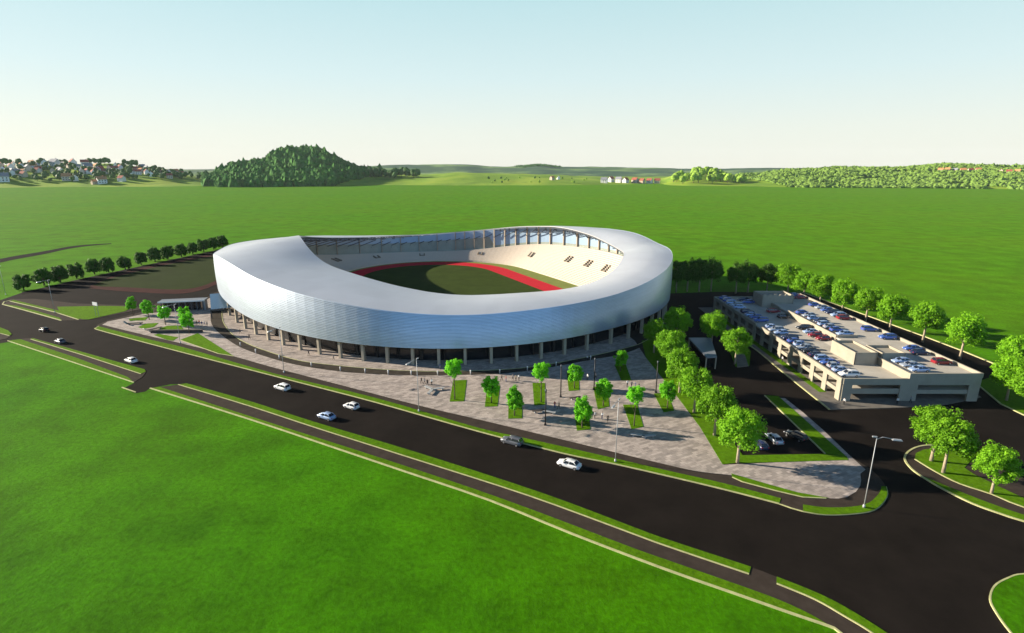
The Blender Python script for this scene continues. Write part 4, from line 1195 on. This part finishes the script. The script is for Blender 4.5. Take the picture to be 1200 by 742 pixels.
# ================================================================== PEOPLE
def person_mesh(name, pose, cols):
    """one continuous skinned body; colours by height"""
    st = pose
    J = {'pelvis': (0, 0, .95), 'waist': (0, 0, 1.10), 'chest': (0, 0.01, 1.35), 'neck': (0, 0, 1.52), 'head': (0, .01, 1.62), 'crown': (0, .01, 1.75)}
    for sg, s_ in ((-1, 'l'), (1, 'r')):
        f = st * sg
        J['hip' + s_] = (sg * .10, 0, .90); J['knee' + s_] = (sg * .11, f * .18 + .03, .50); J['ankle' + s_] = (sg * .11, f * .30 - .02, .09); J['toe' + s_] = (sg * .12, f * .30 + .16, .04)
        J['sh' + s_] = (sg * .19, 0, 1.44); J['el' + s_] = (sg * .25, -f * .12, 1.16); J['wr' + s_] = (sg * .26, -f * .22 + .08, .92); J['hand' + s_] = (sg * .26, -f * .24 + .11, .82)
    names = list(J); idx = {n_: i for i, n_ in enumerate(names)}
    E_ = [('pelvis', 'waist'), ('waist', 'chest'), ('chest', 'neck'), ('neck', 'head'), ('head', 'crown')]
    for s_ in 'lr': E_ += [('pelvis', 'hip' + s_), ('hip' + s_, 'knee' + s_), ('knee' + s_, 'ankle' + s_), ('ankle' + s_, 'toe' + s_), ('chest', 'sh' + s_), ('sh' + s_, 'el' + s_), ('el' + s_, 'wr' + s_), ('wr' + s_, 'hand' + s_)]
    rad = {'pelvis': .15, 'waist': .13, 'chest': .16, 'neck': .06, 'head': .10, 'crown': .085}
    for s_ in 'lr': rad.update({'hip' + s_: .10, 'knee' + s_: .065, 'ankle' + s_: .045, 'toe' + s_: .04, 'sh' + s_: .07, 'el' + s_: .045, 'wr' + s_: .033, 'hand' + s_: .035})
    me = bpy.data.meshes.new(name); me.from_pydata([J[n_] for n_ in names], [(idx[a], idx[b]) for a, b in E_], [])
    o = bpy.data.objects.new('tmp', me); COL.objects.link(o)
    md = o.modifiers.new('s', 'SKIN'); md.use_smooth_shade = True
    for n_, i in idx.items():
        sv = me.skin_vertices[0].data[i]; sv.radius = (rad[n_], rad[n_] * (.75 if n_ in ('pelvis', 'waist', 'chest') else 1)); sv.use_root = n_ == 'pelvis'
    o.modifiers.new('u', 'SUBSURF').levels = 1
    dg = bpy.context.evaluated_depsgraph_get(); ev = o.evaluated_get(dg)
    out = bpy.data.meshes.new_from_object(ev); bpy.data.objects.remove(o)
    out.name = name
    for m in cols: out.materials.append(m)
    for p in out.polygons:
        x, y, z = p.center
        if z < .10: k = 3
        elif z < 1.0 and abs(x) < .21: k = 1
        elif z > 1.66 or (z > 1.58 and y < -.03): k = 3
        elif z > 1.50 or (abs(x) > .21 and z < .93): k = 2
        else: k = 0
        p.material_index = k; p.use_smooth = True
    return out


SK = mat('skin', (0.45, 0.27, 0.19), .6); HR = mat('dark hair and shoes', (.02, .016, .014), .7)
CL = {k: mat(k + ' cloth', c, .85) for k, c in {'white': (.72, .72, .70), 'black': (.02, .02, .022), 'blue': (.05, .08, .22), 'red': (.35, .03, .03), 'grey': (.2, .2, .21), 'beige': (.42, .33, .22)}.items()}
combos = [('white', 'black', 0.0), ('black', 'black', .9), ('blue', 'grey', 0.6), ('red', 'blue', .1), ('grey', 'black', .8), ('white', 'blue', .7), ('beige', 'black', .2)]
PM = [person_mesh('person', po, [CL[a], CL[b], SK, HR]) for a, b, po in combos]
people = [
    (588, 447, 1, 'on the plaza left of the group by the ring'), (593, 448, 3, 'beside the one in black near the second tree'), (601, 446.5, 4, 'left of the close trio by the ring'), (604.5, 447, 6, 'middle of the close trio by the ring'), (608, 446.5, 0, 'right of the close trio by the ring'),
    (688.5, 446, 0, 'in the shade line near the post light'), (698, 445, 4, 'in the shade just right of the post light'), (650, 479, 3, 'walking near the dark bench by the tall post'), (655, 480, 1, 'walking just right of the person in red'),
    (697, 491, 0, 'left of the trio below the central bed'), (705.5, 492, 5, 'middle of the trio below the central bed'), (712, 495.5, 1, 'right of the trio below the central bed'),
    (735, 454, 0, 'leftmost of the four behind the slanting bed'), (740, 454.5, 4, 'second of the four behind the slanting bed'), (744.5, 455.5, 2, 'third of the four behind the slanting bed'), (748.5, 457, 1, 'last of the four behind the slanting bed'),
    (494, 450, 1, 'leftmost of the four by the star shaped bench'), (497.5, 451, 4, 'second of the four by the star shaped bench'), (501, 453, 1, 'third of the four by the star shaped bench'), (506, 452, 0, 'last of the four by the star shaped bench'),
    (362, 417.5, 1, 'between two columns on the left of the concourse'), (391, 422.5, 4, 'walking alone in front of the lit columns'), (516, 433, 2, 'in the shade above the first plaza tree'), (281.7, 391.5, 1, 'at the left end of the concourse by the ring'), (292.5, 398.5, 1, 'striding on the concourse right of the first column'),
    (231, 382, 1, 'leftmost of the crowd right of the pavilion'), (234, 381, 3, 'second of the crowd right of the pavilion'), (237, 382.5, 2, 'third of the crowd right of the pavilion'), (240, 381.5, 5, 'fourth of the crowd right of the pavilion'), (243, 383, 4, 'last of the crowd right of the pavilion'),
    (1051, 475, 0, 'before the front wall of the deck'), (1066.5, 473, 4, 'at the middle of the deck front'), (988.7, 475, 0, 'at the front left corner of the parking deck'), (916.5, 425, 0, 'on the service road side of the parking deck'),
    (688, 423.5, 0, 'near the bollards on the ring at the right'),
]
WORD = {0: 'white top and black trousers', 1: 'black clothes', 2: 'blue top and grey trousers', 3: 'red top and blue trousers', 4: 'grey top and black trousers', 5: 'white top and blue trousers', 6: 'beige top and black trousers'}
for x, y, k, where in people:
    o = bpy.data.objects.new('person', PM[k]); COL.objects.link(o); o.location = (*G(x, y), 0.145); o.rotation_euler = (0, 0, rt.uniform(0, 6.28)); s_ = rt.uniform(.97, 1.08); o.scale = (s_,) * 3
    tag(o, f'person in {WORD[k]} {where}', 'person', 'people round the stadium')

# ================================================================== HILLS
def el_tan(px, py):
    u, v = (px - CX) / F, (CY - py) / F
    return (-SP + v * CP) / math.hypot(u, CP + v * SP)


def lerp_table(T, x):
    if x <= T[0][0]: return T[0][1]
    for (a, b), (c, d) in zip(T, T[1:]):
        if x <= c: 
            f = (x - a) / (c - a); f = f * f * (3 - 2 * f); return b + (d - b) * f
    return T[-1][1]


RB = [(-400, 2500), (10, 2074), (300, 1800), (600, 1690), (900, 1740), (1190, 1910), (1600, 2350)]
SKY1 = [(-400, 190), (0, 193), (60, 193), (130, 191.5), (180, 197), (220, 206), (246, 211), (262, 206), (272, 200), (290, 197), (310, 195), (320, 189), (329, 183), (342, 181.5), (364, 181), (382, 184), (394, 190), (405, 197), (425, 203), (450, 206), (490, 205), (540, 203), (600, 204), (640, 205), (680, 208), (720, 211), (775, 212), (792, 207), (815, 202), (845, 205), (880, 206), (930, 200), (980, 198), (1050, 199), (1110, 194.5), (1160, 196), (1200, 197), (1600, 195)]
SKY2 = [(-400, 199), (200, 199), (400, 196), (480, 193), (530, 192.5), (590, 195.5), (607, 195.2), (632, 193.6), (657, 195.4), (700, 195.5), (760, 197), (820, 198), (900, 197), (1000, 199), (1600, 199)]


def px_of(x, y): return CX + F * 1.033 * x / max(y, 1.0)


def sstep(a, b, x):
    f = max(0.0, min(1.0, (x - a) / (b - a))); return f * f * (3 - 2 * f)


def hill_z(x, y):
    px = px_of(x, y); r = math.hypot(x, y); rb = lerp_table(RB, px)
    rc1 = rb + 520; z1 = EYE + rc1 * el_tan(px, lerp_table(SKY1, px))
    z = -6 + (z1 + 6) * sstep(rb - 90, rc1, r) ** 0.9 if r < rc1 else z1 - (z1 * .75) * sstep(rc1, rc1 + 1300, r)
    rc2 = 4700; z2 = EYE + rc2 * el_tan(px, lerp_table(SKY2, px))
    zz = z2 * sstep(3300, rc2, r) if r < rc2 else z2 * (1 - .5 * sstep(rc2, 6500, r))
    n_ = (noise.noise(Vector((x * .004, y * .004, 1.7))) * 3.0 + noise.noise(Vector((x * .011, y * .011, 5.2))) * 4.0) * sstep(rb, rb + 200, r)
    return max(z, zz if r > 3300 else -6) + n_


def hill_at(px, py):
    """the point of the slope that is seen at a place of the photograph"""
    u, v = (px - CX) / F, (CY - py) / F
    d = Vector((u, CP + v * SP, -SP + v * CP)); k = 1 / d.y
    for i in range(400):
        Y = 1400 + i * 8
        p = Vector((0, 0, EYE)) + d * (Y * k)
        if hill_z(p.x, p.y) >= p.z and math.hypot(p.x, p.y) > 1500: return (p.x, p.y, hill_z(p.x, p.y))
    return None


na, nr = 300, 70
vs, fs = [], []
for j in range(nr):
    r = 1450 + (6600 - 1450) * (j / (nr - 1)) ** 1.6
    for i in range(na):
        a = R(-58 + 116 * i / (na - 1)); x, y = r * math.sin(a), r * math.cos(a)
        vs.append((x, y, hill_z(x, y)))
for j in range(nr - 1):
    for i in range(na - 1): fs.append((j * na + i, j * na + i + 1, (j + 1) * na + i + 1, (j + 1) * na + i))
m_ = MB(); m_.add(vs, fs)


def hills_mat():
    m, n, b = base_mat('hill meadows and woods')
    pos = n.nodes.new('ShaderNodeNewGeometry').outputs['Position']
    a = noise_node(n, pos, 0.006, 5, 0.6, (1, .7, 2))
    c = ramp(n, a, [(0.38, (0.14, 0.25, 0.022)), (0.5, (0.21, 0.34, 0.03)), (0.62, (0.28, 0.38, 0.04)), (0.72, (0.14, 0.24, 0.03))])
    # beyond three kilometres the slopes are wooded
    sx = n.nodes.new('ShaderNodeSeparateXYZ'); n.links.new(pos, sx.inputs[0])
    mr = n.nodes.new('ShaderNodeMapRange'); mr.inputs[1].default_value = 3000; mr.inputs[2].default_value = 3500
    n.links.new(sx.outputs[1], mr.inputs[0])
    a2 = noise_node(n, pos, 0.0028, 5, 0.6)
    c2 = ramp(n, a2, [(0.40, (0.03, 0.085, 0.05)), (0.52, (0.06, 0.13, 0.06)), (0.6, (0.18, 0.29, 0.10))])
    n.links.new(mixc(n, c, c2, mr.outputs[0]), b.inputs['Base Color']); b.inputs['Roughness'].default_value = 0.95
    b.inputs['Specular IOR Level'].default_value = 0.1
    return m


struct('hills', 'rolling green hills along the horizon', m_, hills_mat(), True, 'hills')

# woods on the slopes
ico = bmesh.new(); bmesh.ops.create_icosphere(ico, subdivisions=2, radius=1.0)
IV = np.array([v.co[:] for v in ico.verts]); IF = np.array([[v.index for v in f.verts] for f in ico.faces]); ico.free()
ico = bmesh.new(); bmesh.ops.create_icosphere(ico, subdivisions=1, radius=1.0)
IV1 = np.array([v.co[:] for v in ico.verts]); IF1 = np.array([[v.index for v in f.verts] for f in ico.faces]); ico.free()


def wood(name, label, pts, rmin, rmax, m, seed, tall=1.0):
    rg = np.random.default_rng(seed); V, Fc = [], []; o = 0
    for (x, y, z) in pts:
        r = rg.uniform(rmin, rmax); h = r * rg.uniform(1.0, 1.7) * tall
        v = IV1 * (1 + rg.normal(0, .22, (len(IV1), 1)))
        v = v * np.array([r, r, h]) + np.array([x, y, z + h * .75]); V.append(v); Fc.append(IF1 + o); o += len(v)
    V = np.concatenate(V); Fc = np.concatenate(Fc)
    me = bpy.data.meshes.new(name); me.from_pydata(V.tolist(), [], Fc.tolist()); me.materials.append(m)
    ob = bpy.data.objects.new(name, me); COL.objects.link(ob)
    return tag(ob, label, 'forest', None, 'stuff')


def scatter(px0, px1, r0, r1, n_, cond, seed):
    rg = random.Random(seed); out = []
    k = 0
    while len(out) < n_ and k < n_ * 40:
        k += 1
        px = rg.uniform(px0, px1); f = rg.uniform(0, 1)
        a = math.atan((px - CX) / F / 1.033); rb = lerp_table(RB, px); r = rb + r0 + (r1 - r0) * f
        x, y = r * math.sin(a), r * math.cos(a)
        if cond(px, r - rb, rg): out.append((x, y, hill_z(x, y)))
    return out


wood('forest', 'dense dark green forest covering the steep hill', scatter(238, 446, -40, 560, 3300, lambda p, d, g: (270 < p < 390) or d > (40 if p < 255 else -30) + max(0, p - 385) * 7, 3), 5.0, 12.5, M['forest'], 1)
wood('woodland', 'light green wooded slope on the right horizon', scatter(868, 1420, 0, 620, 13000, lambda p, d, g: d > max(0, (930 - p)) * 6 and noise.noise(Vector((p * .02, d * .01, 0))) > -.32, 4), 3.5, 6.5, M['forestb'], 2, 0.62)
wood('woodland', 'dark blue green wood on the most distant hill crest', scatter(600, 662, 2650, 3050, 420, lambda p, d, g: g.random() < (1 - ((p - 631) / 31) ** 2) ** 1.3, 5), 3, 5, M['forest'], 3)

# single trees on the slopes
def blob_tree(seed, h, leafm):
    rg = np.random.default_rng(seed); V, Fc = [], []; o = 0
    for k in range(7):
        r = h * rg.uniform(.17, .27); c = np.array([rg.normal(0, .13) * h, rg.normal(0, .13) * h, h * rg.uniform(.38, .80)])
        if k == 0: c = np.array([0, 0, h * .55]); r = h * .3
        v = IV * (1 + rg.normal(0, .10, (len(IV), 1))) * r + c; V.append(v); Fc.append(IF + o); o += len(v)
    m_ = MB(); m_.add(np.concatenate(V).tolist(), np.concatenate(Fc).tolist())
    tr = MB(); tr.tube([(0, 0, -1), (0, 0, h * .3), (0, 0, h * .5)], [h * .03, h * .024, h * .01], 6)
    return m_, tr, leafm, M['trunkd']


for i in range(3): TREES[('far', i)] = blob_tree(70 + i, 15, M['farleaf'])
for i in range(2): TREES[('fary', i)] = blob_tree(80 + i, 15, M['farleafy'])
rv = random.Random(12)


def far_tree(key, px, py, s, label, group):
    p = hill_at(px, py)
    if p is None: return
    tree(key, (p[0], p[1], p[2] - .5), label, group, s, rv.uniform(0, 6), 'hillside_tree')


for k in range(170):                                  # among the houses on the left
    px = rv.uniform(-30, 236); top = 196 + max(0, px - 150) * .13; py = rv.uniform(top, 214 - max(0, px - 120) * .03)
    if py > 211 and px > 120: py -= 4
    far_tree(('far', rv.randrange(3)), px, py, rv.uniform(.8, 1.6), 'dark tree among the houses on the left hillside', 'trees among the hillside houses')
for px in (2, 8, 13, 22, 47, 51, 54, 60, 72, 78, 99, 106, 112, 117, 123, 128, 146, 150, 155, 160):
    far_tree(('far', rv.randrange(3)), px, lerp_table(SKY1, px) + 1.2, rv.uniform(1.2, 1.8), 'tall tree on the crest of the left hillside', 'trees on the left crest')
for k in range(46):
    px = 400 + k * 2.0 + rv.uniform(-1, 1)
    far_tree(('far', k % 3), px, lerp_table(SKY1, px) + rv.uniform(0, 4), rv.uniform(1.5, 2.4), 'tree in the line running right from the forest', 'tree line beside the forest')
for k in range(60):
    px = rv.uniform(786, 872); f = abs(px - 820) / 50
    far_tree(('fary', k % 2), px, rv.uniform(204 + 10 * f, 216), rv.uniform(1.3, 2.3) * (1.2 - .5 * f), 'yellow green tree in the clump right of the far houses', 'yellow green clump of trees')
for k in range(22):
    px = rv.uniform(570, 700)
    far_tree((('far', 0), ('fary', 0), ('fary', 1))[k % 3], px, rv.uniform(209, 216), rv.uniform(.4, .8), 'low tree on the pale middle meadow', 'low trees on the middle meadow')

# houses
HM = {'white': mat('white render', (.82, .80, .76), .8), 'cream': mat('cream render', (.62, .52, .40), .8), 'tan': mat('tan render', (.55, .42, .30), .8),
      'redroof': mat('red tiles', (.32, .09, .06), .85), 'orangeroof': mat('orange tiles', (.52, .24, .10), .85), 'darkroof': mat('slate roof', (.07, .075, .10), .7), 'greyroof': mat('grey roof', (.25, .26, .28), .7), 'win': M['darkglass']}


def house(key, label, loc, rz, s, wallm, roofm, group):
    t = thing('house', label, 'house', loc, rz, group); t.scale = (s,) * 3
    W_, D_, H_, RH = 15, 11, 8.5, 5.5
    m_ = MB(); m_.box((0, 0, H_ / 2 - 2), (W_, D_, H_ + 4))
    m_.add([(-W_ / 2, -D_ / 2, H_), (-W_ / 2, D_ / 2, H_), (-W_ / 2, 0, H_ + RH - .1), (W_ / 2, -D_ / 2, H_), (W_ / 2, D_ / 2, H_), (W_ / 2, 0, H_ + RH - .1)], [(0, 2, 1), (3, 4, 5)])
    m_.build('wall', wallm, t)
    m_ = MB(); e = .8
    for sg in (-1, 1):
        m_.add([(-W_ / 2 - e, sg * (D_ / 2 + e), H_ - .8), (W_ / 2 + e, sg * (D_ / 2 + e), H_ - .8), (W_ / 2 + e, 0, H_ + RH), (-W_ / 2 - e, 0, H_ + RH)], [(0, 1, 2, 3)])
    rf = m_.build('roof', roofm, t)
    m_ = MB(); m_.box((W_ * .2, 1.5, H_ + RH), (1.1, 1.1, 2.6)); m_.build('chimney', roofm, rf)
    for sx in (-4.5, 0, 4.5):
        for z in (2.2, 5.6):
            m_ = MB(); m_.box((sx, -D_ / 2 - .02, z), (1.7, .16, 1.9)); m_.build('window', M['darkglass'], t)
    for z in (3, 7):
        m_ = MB(); m_.box((-W_ / 2 - .02, 0, z), (.16, 1.8, 1.9)); m_.build('window', M['darkglass'], t)
    return t


HP = {}
WN = {'white': 'white', 'cream': 'cream', 'tan': 'tan'}; RNM = {'redroof': 'red', 'orangeroof': 'orange', 'darkroof': 'dark', 'greyroof': 'grey'}
hs = [(4, 213, 1.5, 'white', 'greyroof'), (1, 198, 1.1, 'cream', 'redroof'), (13, 198, 1.0, 'white', 'redroof'), (24, 198, 1.1, 'white', 'orangeroof'), (33, 200, 1.1, 'cream', 'greyroof'), (38, 195, 1.1, 'cream', 'orangeroof'), (53, 195, 1.3, 'white', 'darkroof'), (65, 195, 1.45, 'white', 'greyroof'), (75, 195, .9, 'cream', 'darkroof'), (86, 195, 1.4, 'white', 'redroof'), (100, 194.5, 1.2, 'white', 'redroof'), (104, 199, 1.25, 'white', 'greyroof'), (79, 212, 1.25, 'cream', 'orangeroof'), (89, 212, 1.0, 'white', 'darkroof'), (120, 215.5, 1.25, 'white', 'orangeroof'), (111, 216.5, .8, 'tan', 'orangeroof'), (143, 213, 1.0, 'white', 'redroof'), (136, 196, .9, 'white', 'darkroof'), (141, 199, .9, 'white', 'redroof'), (152, 201, .9, 'cream', 'greyroof'), (160, 201, .9, 'cream', 'redroof'), (167, 198, .9, 'cream', 'greyroof'), (186, 203, .9, 'tan', 'orangeroof'), (195, 205, 1.0, 'tan', 'orangeroof'), (206, 204, 1.0, 'cream', 'orangeroof'), (213, 206.5, .9, 'tan', 'redroof'), (199, 209, .9, 'cream', 'redroof'), (28, 208, 1.0, 'cream', 'redroof'), (15, 206, 1.0, 'white', 'darkroof'), (62, 203, .9, 'tan', 'darkroof'), (178, 207, .9, 'white', 'redroof')]
for k in range(38):
    hs.append((rr.uniform(-6, 205), 0, rr.uniform(.8, 1.05), rr.choice(['white', 'cream', 'white']), rr.choice(['redroof', 'orangeroof', 'redroof', 'greyroof'])))
hs = [(x, y or rr.uniform(196 + max(0, x - 120) * .09, 205), a, b, c) for x, y, a, b, c in hs]
mids = [(647, 211, .8, 'cream', 'orangeroof'), (654, 210.5, .7, 'white', 'greyroof'), (708, 214.5, 1.1, 'white', 'greyroof'), (716, 213.5, 1.1, 'white', 'redroof'), (725, 214, 1.15, 'white', 'greyroof'), (733, 214.5, 1.1, 'white', 'redroof'), (744, 214.5, 1.1, 'cream', 'redroof'), (752, 215, 1.0, 'tan', 'redroof'), (761, 215, 1.0, 'white', 'redroof'), (770, 215, 1.0, 'cream', 'redroof')]
rights = [(1102, 199.5, .9, 'cream', 'orangeroof'), (1110, 199, .9, 'tan', 'orangeroof'), (1119, 199.5, .9, 'cream', 'greyroof'), (1128, 199.5, .95, 'tan', 'orangeroof'), (1137, 199.5, .9, 'cream', 'redroof'), (1146, 199, .9, 'tan', 'orangeroof'), (1173, 200.5, .9, 'cream', 'orangeroof'), (1182, 201, .9, 'tan', 'redroof'), (1192, 201, .9, 'cream', 'orangeroof')]
for lst, where in ((hs, 'on the left hillside'), (mids, 'in the mid-distance village'), (rights, 'on the right hill')):
    seen = {}
    tot = {}
    for h in lst: tot[h[3:]] = tot.get(h[3:], 0) + 1
    for px, py, s, wc, rc in sorted(lst):
        s *= 1.2 if where != 'on the right hill' else .95
        if where == 'on the right hill': py += 2.6
        p = hill_at(px, py)
        if p is None: continue
        k = seen.get((wc, rc), 0); seen[(wc, rc)] = k + 1
        lab = f'{wc} house with {RNM[rc]} roof {where}'
        if tot[(wc, rc)] > 1: lab += f', {ORD[k]} such from the left'
        rz = rv.choice([-.55, -.8, -1.05, .6, .9, -.3]) + rv.uniform(-.2, .2)
        if (wc, rc) not in HP: HP[(wc, rc)] = house((wc, rc), lab, p, rz, s, HM[wc], HM[rc], 'houses ' + where)
        else: dup(HP[(wc, rc)], p, rz, lab, 'houses ' + where, s)

# ================================================================== AIR
hb = MB(); hb.box((0, 0, 120), (14200, 14200, 262)); o = hb.build('haze', [])
hm = bpy.data.materials.new('haze air'); hm.use_nodes = True; n = hm.node_tree
for q in list(n.nodes):
    if q.type == 'BSDF_PRINCIPLED': n.nodes.remove(q)
pv = n.nodes.new('ShaderNodeVolumePrincipled'); pv.inputs['Density'].default_value = 0.000022; pv.inputs['Color'].default_value = (0.86, 0.93, 1.0, 1); pv.inputs['Anisotropy'].default_value = 0.0
n.links.new(pv.outputs[0], n.nodes['Material Output'].inputs['Volume'])
o.data.materials.append(hm); tag(o, 'thin pale haze over the whole landscape', 'haze', None, 'stuff')
